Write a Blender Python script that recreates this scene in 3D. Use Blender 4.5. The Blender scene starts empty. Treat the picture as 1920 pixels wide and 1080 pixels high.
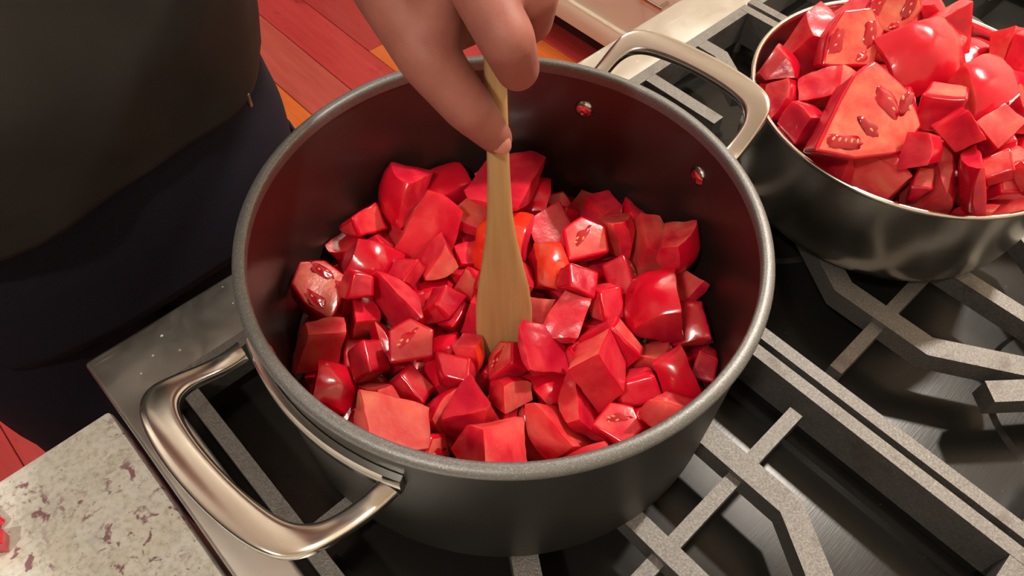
import bpy, bmesh, math, random
from mathutils import Vector, Matrix, Quaternion, noise
PI = math.pi
scene = bpy.context.scene
COL = scene.collection

# ------------------------------------------------------------------ camera
cam_data = bpy.data.cameras.new('camera')
cam = bpy.data.objects.new('camera', cam_data)
COL.objects.link(cam)
RIGHT = Vector((0.72936928, -0.68385583, 0.01901752))
UP = Vector((0.54580608, 0.59844144, 0.58648407))
FWD = Vector((0.41245143, 0.41738358, -0.80973747))
mw = Matrix((RIGHT, UP, -FWD)).transposed().to_4x4()
mw.translation = Vector((-0.181017, -0.189784, 0.433899))
cam.matrix_world = mw
cam_data.sensor_width = 36.0
cam_data.lens = 26.6386
cam_data.clip_start = 0.01
cam_data.clip_end = 50
scene.camera = cam

# ------------------------------------------------------------------ world, lamps, exposure
scene.view_settings.view_transform = 'Standard'
scene.view_settings.look = 'None'
scene.view_settings.gamma = 1.0
scene.view_settings.use_curve_mapping = False
scene.view_settings.exposure = 0.0
world = bpy.data.worlds.new('world')
scene.world = world
world.use_nodes = True
wb = world.node_tree.nodes['Background']
wb.inputs['Color'].default_value = (1.0, 0.90, 0.80, 1)
wb.inputs['Strength'].default_value = 0.055

CEIL_Z = 1.47
FLOOR_Z = -0.93
# recessed ceiling lamps: x, y, watts, disc diameter
LAMPS = [(1.14, -0.07, 35.0, 0.12),
         (-0.95, -0.25, 12.0, 0.12)]
for lx, ly, watts, dia in LAMPS:
    ld = bpy.data.lights.new('downlight_lamp', 'AREA')
    ld.shape = 'DISK'
    ld.size = dia
    ld.energy = watts
    ld.color = (1.0, 0.91, 0.80)
    ld.spread = PI * 0.9
    lo = bpy.data.objects.new('downlight_lamp', ld)
    lo.location = (lx, ly, CEIL_Z - 0.012)
    COL.objects.link(lo)
# unseen globes added to brighten ceiling and its reflections: x, y, emission strength
FILL_GLOBES = [(0.72, 1.50, 115.0), (-0.60, 1.45, 135.0)]
FILL_GLOBE_Z = 1.17

# ------------------------------------------------------------------ helpers
def new_obj(name, mesh, parent=None):
    o = bpy.data.objects.new(name, mesh)
    COL.objects.link(o)
    if parent is not None:
        o.parent = parent
    return o

def tag(o, label=None, cat=None, group=None, kind=None):
    if label: o['label'] = label
    if cat: o['category'] = cat
    if group: o['group'] = group
    if kind: o['kind'] = kind
    return o

def empty(name, loc=(0, 0, 0), rz=0.0):
    o = bpy.data.objects.new(name, None)
    COL.objects.link(o)
    o.empty_display_size = 0.02
    o.location = loc
    o.rotation_euler = (0, 0, rz)
    return o

def mesh_of(bm, name, mats, smooth=False, angle=None):
    me = bpy.data.meshes.new(name)
    bm.normal_update()
    bm.to_mesh(me)
    bm.free()
    for m in (mats if isinstance(mats, (list, tuple)) else [mats]):
        me.materials.append(m)
    if smooth:
        me.polygons.foreach_set('use_smooth', [True] * len(me.polygons))
        if angle is not None:
            me.set_sharp_from_angle(angle=math.radians(angle))
    return me

def part(name, bm, mats, parent=None, smooth=False, angle=None):
    return new_obj(name, mesh_of(bm, name, mats, smooth, angle), parent)

def box(bm, lo, hi, bevel=0.0, seg=2):
    c = [(a + b) / 2 for a, b in zip(lo, hi)]
    s = [b - a for a, b in zip(lo, hi)]
    r = bmesh.ops.create_cube(bm, size=1.0, matrix=Matrix.Translation(c) @ Matrix.Diagonal((*s, 1)))
    if bevel > 0:
        es = list({e for v in r['verts'] for e in v.link_edges})
        bmesh.ops.bevel(bm, geom=es, offset=bevel, segments=seg, affect='EDGES', profile=0.5)

def box_obj(name, lo, hi, mat, parent=None, bevel=0.0, seg=2):
    bm = bmesh.new()
    box(bm, lo, hi, bevel, seg)
    return part(name, bm, mat, parent, smooth=bevel > 0, angle=35)

def lathe(bm, profile, n=96, center=(0, 0), mat_of=None, close=False):
    """profile: list of (r, z). mat_of: material index per profile span."""
    rings = []
    for r, z in profile:
        if r < 1e-6:
            rings.append([bm.verts.new((center[0], center[1], z))])
        else:
            rings.append([bm.verts.new((center[0] + r * math.cos(2 * PI * i / n), center[1] + r * math.sin(2 * PI * i / n), z)) for i in range(n)])
    spans = list(zip(rings[:-1], rings[1:]))
    if close:
        spans.append((rings[-1], rings[0]))
    for k, (a, b) in enumerate(spans):
        for i in range(n):
            j = (i + 1) % n
            vs = []
            for v in (a[i % len(a)], a[j % len(a)], b[j % len(b)], b[i % len(b)]):
                if v not in vs:
                    vs.append(v)
            if len(vs) >= 3:
                f = bm.faces.new(vs)
                if mat_of:
                    f.material_index = mat_of[k]

def polybar(bm, pts, width, z0, z1, bevel=0.0012, widths=None):
    """A bar following a polyline in plan, mitred at its bends, from z0 up to z1."""
    n = len(pts)
    P = [Vector(p) for p in pts]
    L, R = [], []
    for i in range(n):
        if i == 0: d = (P[1] - P[0]).normalized(); m = Vector((-d.y, d.x)); s = 1
        elif i == n - 1: d = (P[-1] - P[-2]).normalized(); m = Vector((-d.y, d.x)); s = 1
        else:
            d0 = (P[i] - P[i - 1]).normalized(); d1 = (P[i + 1] - P[i]).normalized()
            t = (d0 + d1).normalized(); m = Vector((-t.y, t.x))
            s = 1 / max(0.3, m.dot(Vector((-d0.y, d0.x))))
        w = (widths[i] if widths else width) / 2
        L.append(P[i] + m * w * s); R.append(P[i] - m * w * s)
    ring = L + R[::-1]
    top = [bm.verts.new((p.x, p.y, z1)) for p in ring]
    bot = [bm.verts.new((p.x, p.y, z0)) for p in ring]
    N = len(ring)
    faces = []
    for i in range(n - 1):
        a, b = i, i + 1
        ra, rb = N - 1 - i, N - 2 - i
        faces.append(bm.faces.new((top[a], top[ra], top[rb], top[b])))
        faces.append(bm.faces.new((bot[a], bot[b], bot[rb], bot[ra])))
    for i in range(N):
        j = (i + 1) % N
        faces.append(bm.faces.new((top[i], top[j], bot[j], bot[i])))
    if bevel > 0:
        es = [e for e in {e for f in faces for e in f.edges} if len(e.link_faces) == 2 and e.calc_face_angle(0) > 0.3]
        bmesh.ops.bevel(bm, geom=es, offset=bevel, segments=2, affect='EDGES', profile=0.5)
    bmesh.ops.recalc_face_normals(bm, faces=bm.faces)

def loft(bm, rings, cap=True, mat=0):
    vs = [[bm.verts.new(p) for p in r] for r in rings]
    n = len(rings[0])
    for a, b in zip(vs[:-1], vs[1:]):
        for i in range(n):
            j = (i + 1) % n
            f = bm.faces.new((a[i], a[j], b[j], b[i])); f.material_index = mat
    if cap:
        bm.faces.new(vs[0][::-1]).material_index = mat
        bm.faces.new(vs[-1]).material_index = mat
    bmesh.ops.recalc_face_normals(bm, faces=bm.faces)

# ------------------------------------------------------------------ materials
class NT:
    def __init__(self, name):
        self.m = bpy.data.materials.new(name)
        self.m.use_nodes = True
        self.t = self.m.node_tree
        self.b = self.t.nodes['Principled BSDF']
        self._co = None
    def node(self, kind, **kw):
        n = self.t.nodes.new(kind)
        for k, v in kw.items():
            if k.startswith('_'):
                setattr(n, k[1:], v)
            else:
                n.inputs[k.replace('__', ' ')].default_value = v
        return n
    def link(self, a, b): self.t.links.new(a, b)
    def co(self, which='Object', scale=(1, 1, 1), rot=(0, 0, 0), loc=(0, 0, 0)):
        tc = self.t.nodes.new('ShaderNodeTexCoord')
        mp = self.t.nodes.new('ShaderNodeMapping')
        mp.inputs['Scale'].default_value = scale
        mp.inputs['Rotation'].default_value = rot
        mp.inputs['Location'].default_value = loc
        self.link(tc.outputs[which], mp.inputs['Vector'])
        return mp.outputs['Vector']
    def noise(self, vec, scale, detail=4, rough=0.55, dist=0.0):
        n = self.t.nodes.new('ShaderNodeTexNoise')
        n.inputs['Scale'].default_value = scale
        n.inputs['Detail'].default_value = detail
        n.inputs['Roughness'].default_value = rough
        n.inputs['Distortion'].default_value = dist
        if vec is not None: self.link(vec, n.inputs['Vector'])
        return n.outputs['Fac']
    def voro(self, vec, scale, feature='F1', out='Distance', rand=1.0):
        n = self.t.nodes.new('ShaderNodeTexVoronoi')
        n.feature = feature
        n.inputs['Scale'].default_value = scale
        n.inputs['Randomness'].default_value = rand
        if vec is not None: self.link(vec, n.inputs['Vector'])
        return n.outputs[out]
    def ramp(self, fac, stops, interp='LINEAR'):
        n = self.t.nodes.new('ShaderNodeValToRGB')
        cr = n.color_ramp
        cr.interpolation = interp
        while len(cr.elements) < len(stops): cr.elements.new(0.5)
        for e, (p, c) in zip(cr.elements, stops):
            e.position = p
            e.color = (*c, 1) if len(c) == 3 else c
        self.link(fac, n.inputs['Fac'])
        return n.outputs['Color']
    def mix(self, fac, a, b, blend='MIX'):
        n = self.t.nodes.new('ShaderNodeMix')
        n.data_type = 'RGBA'; n.blend_type = blend
        for sock, v in ((n.inputs[0], fac), (n.inputs[6], a), (n.inputs[7], b)):
            if hasattr(v, 'is_linked'): self.link(v, sock)
            elif isinstance(v, (int, float)): sock.default_value = v
            else: sock.default_value = (*v, 1)
        return n.outputs[2]
    def bump(self, h, strength=0.3, dist=0.001):
        n = self.t.nodes.new('ShaderNodeBump')
        n.inputs['Strength'].default_value = strength
        n.inputs['Distance'].default_value = dist
        self.link(h, n.inputs['Height'])
        self.link(n.outputs['Normal'], self.b.inputs['Normal'])
    def set(self, **kw):
        for k, v in kw.items():
            s = self.b.inputs[k.replace('_', ' ')]
            if hasattr(v, 'is_linked'): self.link(v, s)
            elif isinstance(v, tuple) and s.type == 'RGBA': s.default_value = (*v, 1)
            else: s.default_value = v
        return self
g = lambda v: (v, v, v)

# dark hard-anodised outside of the pot
a = NT('anodised_metal')
v = a.co()
a.set(Base_Color=a.ramp(a.noise(v, 900, 2), [(0.3, (0.011, 0.0105, 0.0095)), (0.75, (0.019, 0.018, 0.016))]), Roughness=0.46, Metallic=0.2)
a.bump(a.noise(v, 1600, 2), 0.12, 0.0004)
M_ANOD = a.m
a = NT('pot_rim_metal')
v = a.co()
a.set(Base_Color=a.ramp(a.noise(v, 1400, 2), [(0.35, (0.155, 0.157, 0.155)), (0.62, (0.215, 0.217, 0.215)), (0.72, (0.36, 0.36, 0.355))]), Roughness=0.45, Metallic=0.55)
a.bump(a.noise(v, 1800, 2), 0.25, 0.0004)
M_RIM = a.m
a = NT('nonstick_lining')
v = a.co()
a.set(Base_Color=a.ramp(a.noise(v, 500, 3), [(0.3, (0.015, 0.010, 0.009)), (0.8, (0.023, 0.016, 0.014))]), Roughness=0.34, Metallic=0.0)
a.set(Specular_IOR_Level=0.75)
M_LINING = a.m
# polished / brushed stainless
def steel(name, col, rough, streak=None, metallic=1.0):
    a = NT(name)
    v = a.co(scale=streak or (1, 1, 1))
    n = a.noise(v, 60, 5, 0.6)
    a.set(Base_Color=col, Metallic=metallic, Roughness=a.ramp(n, [(0.3, g(rough * 0.9)), (0.7, g(rough * 1.12))]))
    return a.m
M_HANDLE = steel('polished_stainless', (0.62, 0.60, 0.565), 0.17)
M_POTSTEEL = steel('brushed_stainless_pot', (0.52, 0.50, 0.46), 0.24, (0.15, 0.15, 40))
M_POTRIM = steel('bright_stainless_rim', (0.82, 0.79, 0.73), 0.22)
a = NT('brushed_stainless_trim')
v = a.co(scale=(3, 160, 3))
n1 = a.noise(v, 14, 5, 0.65)
sc = a.co(scale=(40, 900, 1), rot=(0, 0, 0.9))
smear = a.noise(a.co(), 22, 4, 0.6, 0.6)
spk = a.ramp(a.voro(a.co(), 120), [(0.0, g(1)), (0.10, g(1)), (0.14, g(0))])
spm = a.ramp(a.noise(a.co(loc=(2, 2, 2)), 26, 2), [(0.52, g(0)), (0.57, g(1))])
spots = a.mix(1.0, spk, spm, 'MULTIPLY')
wipe = a.ramp(a.noise(a.co(scale=(30, 420, 30), rot=(0, 0, 0.5)), 1.0, 3), [(0.60, g(0)), (0.70, g(0.35))])
wm = a.ramp(a.noise(a.co(loc=(5, 0, 1)), 16, 2), [(0.5, g(0)), (0.6, g(1))])
marks = a.mix(1.0, spots, a.mix(1.0, wipe, wm, 'MULTIPLY'), 'ADD')
a.set(Base_Color=a.mix(marks, (0.68, 0.67, 0.645), (0.80, 0.80, 0.79)), Metallic=a.ramp(marks, [(0, g(1)), (1, g(0.35))]), Roughness=a.ramp(smear, [(0.35, g(0.30)), (0.65, g(0.44))]))
a.bump(n1, 0.05, 0.0005)
M_TRIM = a.m
# cast iron grate: worn light-grey tops come from a rough satin coat
a = NT('cast_iron')
v = a.co()
sp = a.noise(v, 700, 3, 0.65)
bl = a.noise(v, 45, 4, 0.6)
c1 = a.ramp(sp, [(0.32, (0.125, 0.118, 0.110)), (0.55, (0.185, 0.176, 0.166)), (0.75, (0.265, 0.253, 0.240))])
a.set(Base_Color=a.mix(a.ramp(bl, [(0.56, g(0)), (0.72, g(0.6))]), c1, (0.085, 0.068, 0.055)), Roughness=0.36, Metallic=0.62)
a.bump(a.noise(v, 1100, 3, 0.7), 0.7, 0.0006)
M_IRON = a.m
# black porcelain enamel burner pan, scratched
a = NT('black_enamel')
v = a.co()
scr = a.voro(a.co(scale=(60, 900, 60), rot=(0, 0, 0.75)), 1.0)
dust = a.ramp(a.voro(v, 170), [(0.0, g(1)), (0.035, g(1)), (0.05, g(0))])
dmask = a.ramp(a.noise(v, 30, 2), [(0.56, g(0)), (0.6, g(1))])
dd = a.mix(1.0, dust, dmask, 'MULTIPLY')
a.set(Base_Color=a.mix(dd, (0.010, 0.0095, 0.0085), (0.30, 0.28, 0.25)), Roughness=a.ramp(a.noise(v, 18, 4), [(0.35, g(0.21)), (0.7, g(0.27))]), Specular_IOR_Level=0.36)
a.bump(scr, 0.05, 0.0003)
M_ENAMEL = a.m
a = NT('burner_aluminium')
a.set(Base_Color=(0.30, 0.29, 0.28), Metallic=1.0, Roughness=0.35)
M_ALU = a.m
# granite
a = NT('granite')
v = a.co()
base = a.ramp(a.noise(v, 48, 6, 0.66), [(0.30, (0.44, 0.40, 0.33)), (0.44, (0.62, 0.58, 0.50)), (0.56, (0.74, 0.71, 0.64)), (0.72, (0.64, 0.64, 0.60))])
fine = a.ramp(a.noise(v, 260, 4, 0.7), [(0.36, (0.40, 0.36, 0.30)), (0.46, (0.66, 0.62, 0.55)), (0.60, (0.78, 0.76, 0.70))])
c = a.mix(0.55, base, fine)
yel = a.ramp(a.noise(a.co(loc=(3, 1, 0)), 26, 3), [(0.55, g(0)), (0.70, g(0.30))])
c = a.mix(yel, c, (0.66, 0.58, 0.38))
blue = a.ramp(a.noise(a.co(loc=(7, 4, 2)), 44, 3, 0.6), [(0.66, g(0)), (0.72, g(0.5))])
c = a.mix(blue, c, (0.46, 0.50, 0.48))
mv = a.noise(a.co(loc=(1.3, 5.2, 0)), 95, 4, 0.6, 0.5)
mvm = a.noise(a.co(loc=(4.1, 2.2, 0)), 22, 2, 0.5)
mm = a.mix(1.0, a.ramp(mv, [(0.555, g(0)), (0.61, g(0.9))]), a.ramp(mvm, [(0.47, g(0)), (0.56, g(1))]), 'MULTIPLY')
c = a.mix(mm, c, (0.25, 0.105, 0.13))
blk = a.ramp(a.noise(a.co(loc=(9, 9, 1)), 210, 3, 0.6), [(0.67, g(0)), (0.70, g(0.6))])
c = a.mix(blk, c, (0.10, 0.075, 0.06))
c = a.mix(1.0, c, (0.93, 0.97, 1.0), 'MULTIPLY')
a.set(Base_Color=c, Roughness=0.22)
M_GRANITE = a.m
# floor boards
def board(name, c0, c1, rough=0.20):
    a = NT(name)
    v = a.co(scale=(22, 1.6, 22))
    n = a.noise(v, 3.0, 6, 0.6, 0.4)
    kn = a.ramp(a.noise(a.co(scale=(9, 4, 9)), 2.4, 2), [(0.66, g(0)), (0.74, g(0.5))])
    a.set(Base_Color=a.mix(kn, a.ramp(n, [(0.25, c0), (0.75, c1)]), tuple(x * 0.35 for x in c0)), Roughness=rough)
    a.set(Coat_Weight=0.5, Coat_Roughness=0.12)
    a.bump(n, 0.05, 0.001)
    return a.m
M_BOARDS = [board('red_board', (0.36, 0.032, 0.032), (0.46, 0.048, 0.048)),
            board('brown_red_board', (0.34, 0.058, 0.044), (0.44, 0.085, 0.066)),
            board('orange_board', (0.48, 0.100, 0.020), (0.58, 0.140, 0.032)),
            board('deep_red_board', (0.30, 0.027, 0.027), (0.38, 0.038, 0.038))]
a = NT('subfloor'); a.set(Base_Color=(0.05, 0.012, 0.008), Roughness=0.7); M_SUB = a.m
a = NT('cream_paint')
a.set(Base_Color=(0.80, 0.71, 0.58), Roughness=0.35); a.bump(a.noise(a.co(), 60, 3), 0.03, 0.001)
M_CREAM = a.m
a = NT('toe_kick_wood'); a.set(Base_Color=a.ramp(a.noise(a.co(scale=(20, 2, 20)), 3, 4), [(0.3, (0.045, 0.012, 0.008)), (0.7, (0.075, 0.022, 0.014))]), Roughness=0.5); M_TOE = a.m
a = NT('ceiling_paint'); a.set(Base_Color=(0.82, 0.78, 0.70), Roughness=0.9); a.bump(a.noise(a.co(), 90, 4), 0.08, 0.002); M_CEIL = a.m
a = NT('wall_paint'); a.set(Base_Color=(0.62, 0.54, 0.43), Roughness=0.8); a.bump(a.noise(a.co(), 120, 4), 0.05, 0.002); M_WALL = a.m
a = NT('fill_globe_glass'); a.set(Base_Color=(0.9, 0.88, 0.82), Roughness=0.3); M_GLASS0 = a.m
a = NT('lamp_lens'); a.set(Base_Color=(0.9, 0.85, 0.75), Roughness=0.4, Emission_Color=(1.0, 0.85, 0.66), Emission_Strength=12.0); M_LENS = a.m
a = NT('white_metal'); a.set(Base_Color=(0.8, 0.78, 0.74), Roughness=0.35); M_WHITE = a.m
# spoon
a = NT('spoon_wood')
n = a.noise(a.co(scale=(60, 60, 4)), 3, 5, 0.6, 0.3)
a.set(Base_Color=a.ramp(n, [(0.25, (0.40, 0.22, 0.085)), (0.75, (0.54, 0.34, 0.15))]), Roughness=0.42)
a.bump(n, 0.08, 0.0006)
M_WOOD = a.m
# cloth and skin
a = NT('black_shirt_cloth')
a.set(Base_Color=a.ramp(a.noise(a.co(), 14, 4), [(0.3, (0.010, 0.009, 0.0075)), (0.7, (0.018, 0.0165, 0.0145))]), Roughness=0.70, Specular_IOR_Level=0.3)
a.bump(a.noise(a.co(), 900, 2), 0.2, 0.0005)
M_SHIRT = a.m
a = NT('dark_denim')
wv = a.noise(a.co(scale=(500, 500, 900)), 2.0, 2)
a.set(Base_Color=a.ramp(wv, [(0.35, (0.006, 0.0055, 0.010)), (0.7, (0.014, 0.013, 0.028))]), Roughness=0.85, Specular_IOR_Level=0.2)
a.bump(wv, 0.25, 0.0005)
M_DENIM = a.m
a = NT('skin')
n = a.noise(a.co(), 55, 4)
a.set(Base_Color=a.ramp(n, [(0.3, (0.27, 0.085, 0.066)), (0.7, (0.335, 0.115, 0.088))]), Roughness=0.58, Subsurface_Weight=0.25, Subsurface_Radius=(0.010, 0.004, 0.002), Subsurface_Scale=0.5)
a.bump(a.noise(a.co(), 420, 4, 0.65), 0.22, 0.0008)
M_SKIN = a.m
a = NT('nail'); a.set(Base_Color=(0.56, 0.225, 0.165), Roughness=0.28); M_NAIL = a.m
a = NT('shoe_leather'); a.set(Base_Color=(0.02, 0.018, 0.016), Roughness=0.5); M_SHOE = a.m
# tomato
def tomato(name, stops, rough, sss, scale=55, bumpy=0.05, coat=0.5, extra=None):
    a = NT(name)
    oi = a.t.nodes.new('ShaderNodeObjectInfo')
    tc = a.t.nodes.new('ShaderNodeTexCoord')
    ad = a.t.nodes.new('ShaderNodeVectorMath'); ad.operation = 'ADD'
    a.link(tc.outputs['Object'], ad.inputs[0]); a.link(oi.outputs['Location'], ad.inputs[1])
    v = ad.outputs[0]
    n = a.noise(v, scale, 4, 0.55, 0.4)
    c = a.ramp(n, stops)
    hv = a.t.nodes.new('ShaderNodeHueSaturation')
    mr = a.t.nodes.new('ShaderNodeMapRange')
    mr.inputs['To Min'].default_value = 0.80; mr.inputs['To Max'].default_value = 1.22
    a.link(oi.outputs['Random'], mr.inputs['Value'])
    a.link(mr.outputs[0], hv.inputs['Value']); a.link(c, hv.inputs['Color'])
    c = hv.outputs['Color']
    a.set(Base_Color=c, Roughness=rough, Subsurface_Weight=sss, Subsurface_Radius=(0.016, 0.0022, 0.0014), Subsurface_Scale=0.5,
          Coat_Weight=coat * 0.6, Coat_Roughness=0.13)
    a.bump(a.noise(v, 260, 3, 0.6), bumpy * 6, 0.0006)
    return a
M_TSKIN = tomato('tomato_skin', [(0.3, (0.54, 0.003, 0.020)), (0.7, (0.63, 0.006, 0.024))], 0.20, 0.15, bumpy=0.006).m
M_TFLESH = tomato('tomato_flesh', [(0.30, (0.45, 0.004, 0.026)), (0.48, (0.60, 0.013, 0.040)), (0.62, (0.68, 0.036, 0.054)), (0.76, (0.72, 0.072, 0.076))], 0.24, 0.6, 48, 0.05, 0.5).m
M_TPALE = tomato('pale_tomato_flesh', [(0.30, (0.54, 0.010, 0.034)), (0.44, (0.67, 0.048, 0.058)), (0.58, (0.73, 0.105, 0.092)), (0.74, (0.76, 0.21, 0.125))], 0.24, 0.6, 42, 0.05, 0.5).m
M_TSLICE = tomato('tomato_slice_face', [(0.30, (0.60, 0.030, 0.036)), (0.44, (0.70, 0.100, 0.075)), (0.58, (0.74, 0.175, 0.11)), (0.74, (0.78, 0.27, 0.15))], 0.26, 0.5, 60, 0.05, 0.4).m
M_TGEL = tomato('tomato_seed_gel', [(0.3, (0.36, 0.003, 0.014)), (0.7, (0.48, 0.007, 0.018))], 0.10, 0.1, 60, 0.04, 0.8).m
M_TORANGE = tomato('orange_red_skin', [(0.3, (0.60, 0.016, 0.008)), (0.7, (0.66, 0.040, 0.012))], 0.20, 0.15, bumpy=0.006).m
a = NT('tomato_seed'); a.set(Base_Color=(0.66, 0.26, 0.13), Roughness=0.3, Coat_Weight=0.5); M_SEED = a.m
a = NT('tomato_juice'); a.set(Base_Color=(0.22, 0.004, 0.006), Roughness=0.06, Coat_Weight=0.4); a.bump(a.noise(a.co(), 60, 3), 0.15, 0.001); M_JUICE = a.m

# ------------------------------------------------------------------ the room
floor = box_obj('floor', (-2.6, -0.6, FLOOR_Z - 0.05), (2.2, 3.2, FLOOR_Z - 0.016), M_SUB)
tag(floor, kind='structure', label='reddish varnished plank floor beside the range', )
rnd = random.Random(5)
PW = 0.1365
k = 0
x = 0.5103 - PW * 20
while x < 1.75:
    # board joints; the board right of x = 0.783 has a joint at y = 1.40
    col = round((x - 0.5103) / PW)
    ys = [-0.55]
    off = rnd.uniform(0.3, 1.3)
    if col == 2: ys += [0.55, 1.400, 2.35]
    elif col == 1: ys += [0.85, 1.92]
    elif col == 0: ys += [0.40, 1.75]
    else:
        yy = -0.55 + off
        while yy < 3.0:
            ys.append(yy); yy += rnd.uniform(0.9, 1.5)
    ys.append(3.15)
    for y0, y1 in zip(ys[:-1], ys[1:]):
        if y1 < 0.15:
            continue
        if col == 2: mi = 2 if y1 < 1.45 else 3
        elif col == 1: mi = 0
        elif col == 0: mi = 1
        elif col == -1: mi = 2
        elif col == 3: mi = 0
        elif col in (4, 5): mi = 2 if rnd.random() < 0.5 else 0
        else: mi = rnd.choice([0, 0, 1, 3, 3])
        dz = rnd.uniform(-0.0005, 0.0003)
        box_obj('floor_plank', (x + 0.0008, y0 + 0.0008, FLOOR_Z - 0.016), (x + PW - 0.0008, y1 - 0.0008, FLOOR_Z + dz), M_BOARDS[mi], floor, bevel=0.0016, seg=1)
    x += PW
ceiling = box_obj('ceiling', (-2.6, -0.6, CEIL_Z), (2.2, 3.2, CEIL_Z + 0.05), M_CEIL)
tag(ceiling, kind='structure')
wall_back = box_obj('wall_back', (-2.6, -0.62, FLOOR_Z), (2.2, -0.56, CEIL_Z), M_WALL)
tag(wall_back, kind='structure')
wall_right = box_obj('wall_right', (1.86, -0.56, FLOOR_Z), (1.92, 3.2, CEIL_Z), M_WALL)
tag(wall_right, kind='structure')
where = ['over the steel pot', 'over the granite counter left of the range']
for i, (lx, ly, w_, dia) in enumerate(LAMPS):
    d = empty('recessed_downlight', (lx, ly, CEIL_Z))
    tag(d, 'round recessed ceiling downlight ' + where[i], 'ceiling light', 'recessed ceiling downlights')
    bm = bmesh.new(); lathe(bm, [(0.062, -0.001), (0.078, -0.006), (0.082, -0.001), (0.082, 0.0), (0.062, 0.0)], 48, close=True)
    part('trim_ring', bm, M_WHITE, d, True, 40)
    bm = bmesh.new(); lathe(bm, [(0, -0.0015), (0.063, -0.0015), (0.063, -0.0005), (0, -0.0005)], 48)
    part('lens', bm, M_LENS, d)

where = ['over the floor by the cream cabinet', 'over the floor behind the person']
for i, (lx, ly, st) in enumerate(FILL_GLOBES):  # added fixtures out of view, there to lift the ceiling's brightness
    d = empty('added_fill_globe', (lx, ly, CEIL_Z))
    tag(d, 'added unseen fill globe ' + where[i], 'ceiling light', 'added fill globes')
    a = NT('fill_globe_glow'); a.set(Base_Color=(0.9, 0.88, 0.82), Roughness=0.3, Emission_Color=(1.0, 0.90, 0.78), Emission_Strength=st)
    bm = bmesh.new(); bmesh.ops.create_uvsphere(bm, u_segments=32, v_segments=20, radius=0.08, matrix=Matrix.Translation((0, 0, FILL_GLOBE_Z - CEIL_Z)))
    part('globe', bm, a.m, d, True)
    bm = bmesh.new(); lathe(bm, [(0, -0.02), (0.05, -0.018), (0.055, -0.0005), (0, -0.0005)], 32); part('canopy', bm, M_WHITE, d, True, 40)
    bm = bmesh.new(); lathe(bm, [(0.006, FILL_GLOBE_Z - CEIL_Z + 0.075), (0.006, -0.018)], 16); part('stem', bm, M_WHITE, d, True)

# ------------------------------------------------------------------ cream cabinet run facing the range from the right
def panel_front(name, y0, y1, z0, z1, xf, parent):
    """A framed drawer front lying in the plane x = xf, facing -x."""
    fr = empty(name, (0, 0, 0)); fr.parent = parent
    w = 0.062
    box_obj('rail', (xf, y0, z0), (xf + 0.02, y1, z0 + w), M_CREAM, fr, 0.0015)
    box_obj('rail', (xf, y0, z1 - w), (xf + 0.02, y1, z1), M_CREAM, fr, 0.0015)
    box_obj('stile', (xf, y0, z0 + w), (xf + 0.02, y0 + w, z1 - w), M_CREAM, fr, 0.0015)
    box_obj('stile', (xf, y1 - w, z0 + w), (xf + 0.02, y1, z1 - w), M_CREAM, fr, 0.0015)
    box_obj('panel', (xf + 0.011, y0 + w, z0 + w), (xf + 0.018, y1 - w, z1 - w), M_CREAM, fr)
    bm = bmesh.new()
    a0, a1, b0, b1 = y0 + w, y1 - w, z0 + w, z1 - w
    for (p, q) in (((a0, b0), (a1, b0)), ((a0, b1), (a1, b1)), ((a0, b0), (a0, b1)), ((a1, b0), (a1, b1))):
        n0 = Vector((xf + 0.007, p[0], p[1])); n1 = Vector((xf + 0.007, q[0], q[1]))
        d = (n1 - n0)
        m = Matrix.Translation((n0 + n1) / 2) @ d.to_track_quat('Z', 'Y').to_matrix().to_4x4()
        bmesh.ops.create_cone(bm, cap_ends=True, segments=12, radius1=0.007, radius2=0.007, depth=d.length, matrix=m)
    part('moulding', bm, M_CREAM, fr, True, 50)
    return fr
cab = empty('base_cabinet', (1.2, 0.9, FLOOR_Z))
tag(cab, 'cream painted base cabinet with moulded drawer front and dark toe kick beyond the range', 'cabinet')
cab.location = (0, 0, 0)
box_obj('body', (1.216, 0.20, -0.832), (1.84, 2.4, -0.052), M_CREAM, cab)
box_obj('toe_kick', (1.275, 0.20, FLOOR_Z + 0.0005), (1.84, 2.4, -0.832), M_TOE, cab)
for (y0, y1) in ((0.22, 1.30), (1.304, 2.38)):
    for (z0, z1) in ((-0.830, -0.47), (-0.466, -0.23), (-0.226, -0.056)):
        f = panel_front('drawer_front', y0, y1, z0, z1, 1.195, cab)
        kb = bmesh.new()
        box(kb, (1.160, (y0 + y1) / 2 - 0.06, (z0 + z1) / 2 + 0.03), (1.168, (y0 + y1) / 2 + 0.06, (z0 + z1) / 2 + 0.04), 0.003)
        for s in (-0.05, 0.05):
            box(kb, (1.166, (y0 + y1) / 2 + s - 0.004, (z0 + z1) / 2 + 0.031), (1.1955, (y0 + y1) / 2 + s + 0.004, (z0 + z1) / 2 + 0.039))
        part('pull', kb, M_HANDLE, f)
ct = box_obj('granite_countertop', (1.172, 0.156, -0.05), (1.855, 2.43, -0.02), M_GRANITE, None, 0.004)
tag(ct, 'speckled granite countertop on the cream cabinet across from the pots', 'countertop')

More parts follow.
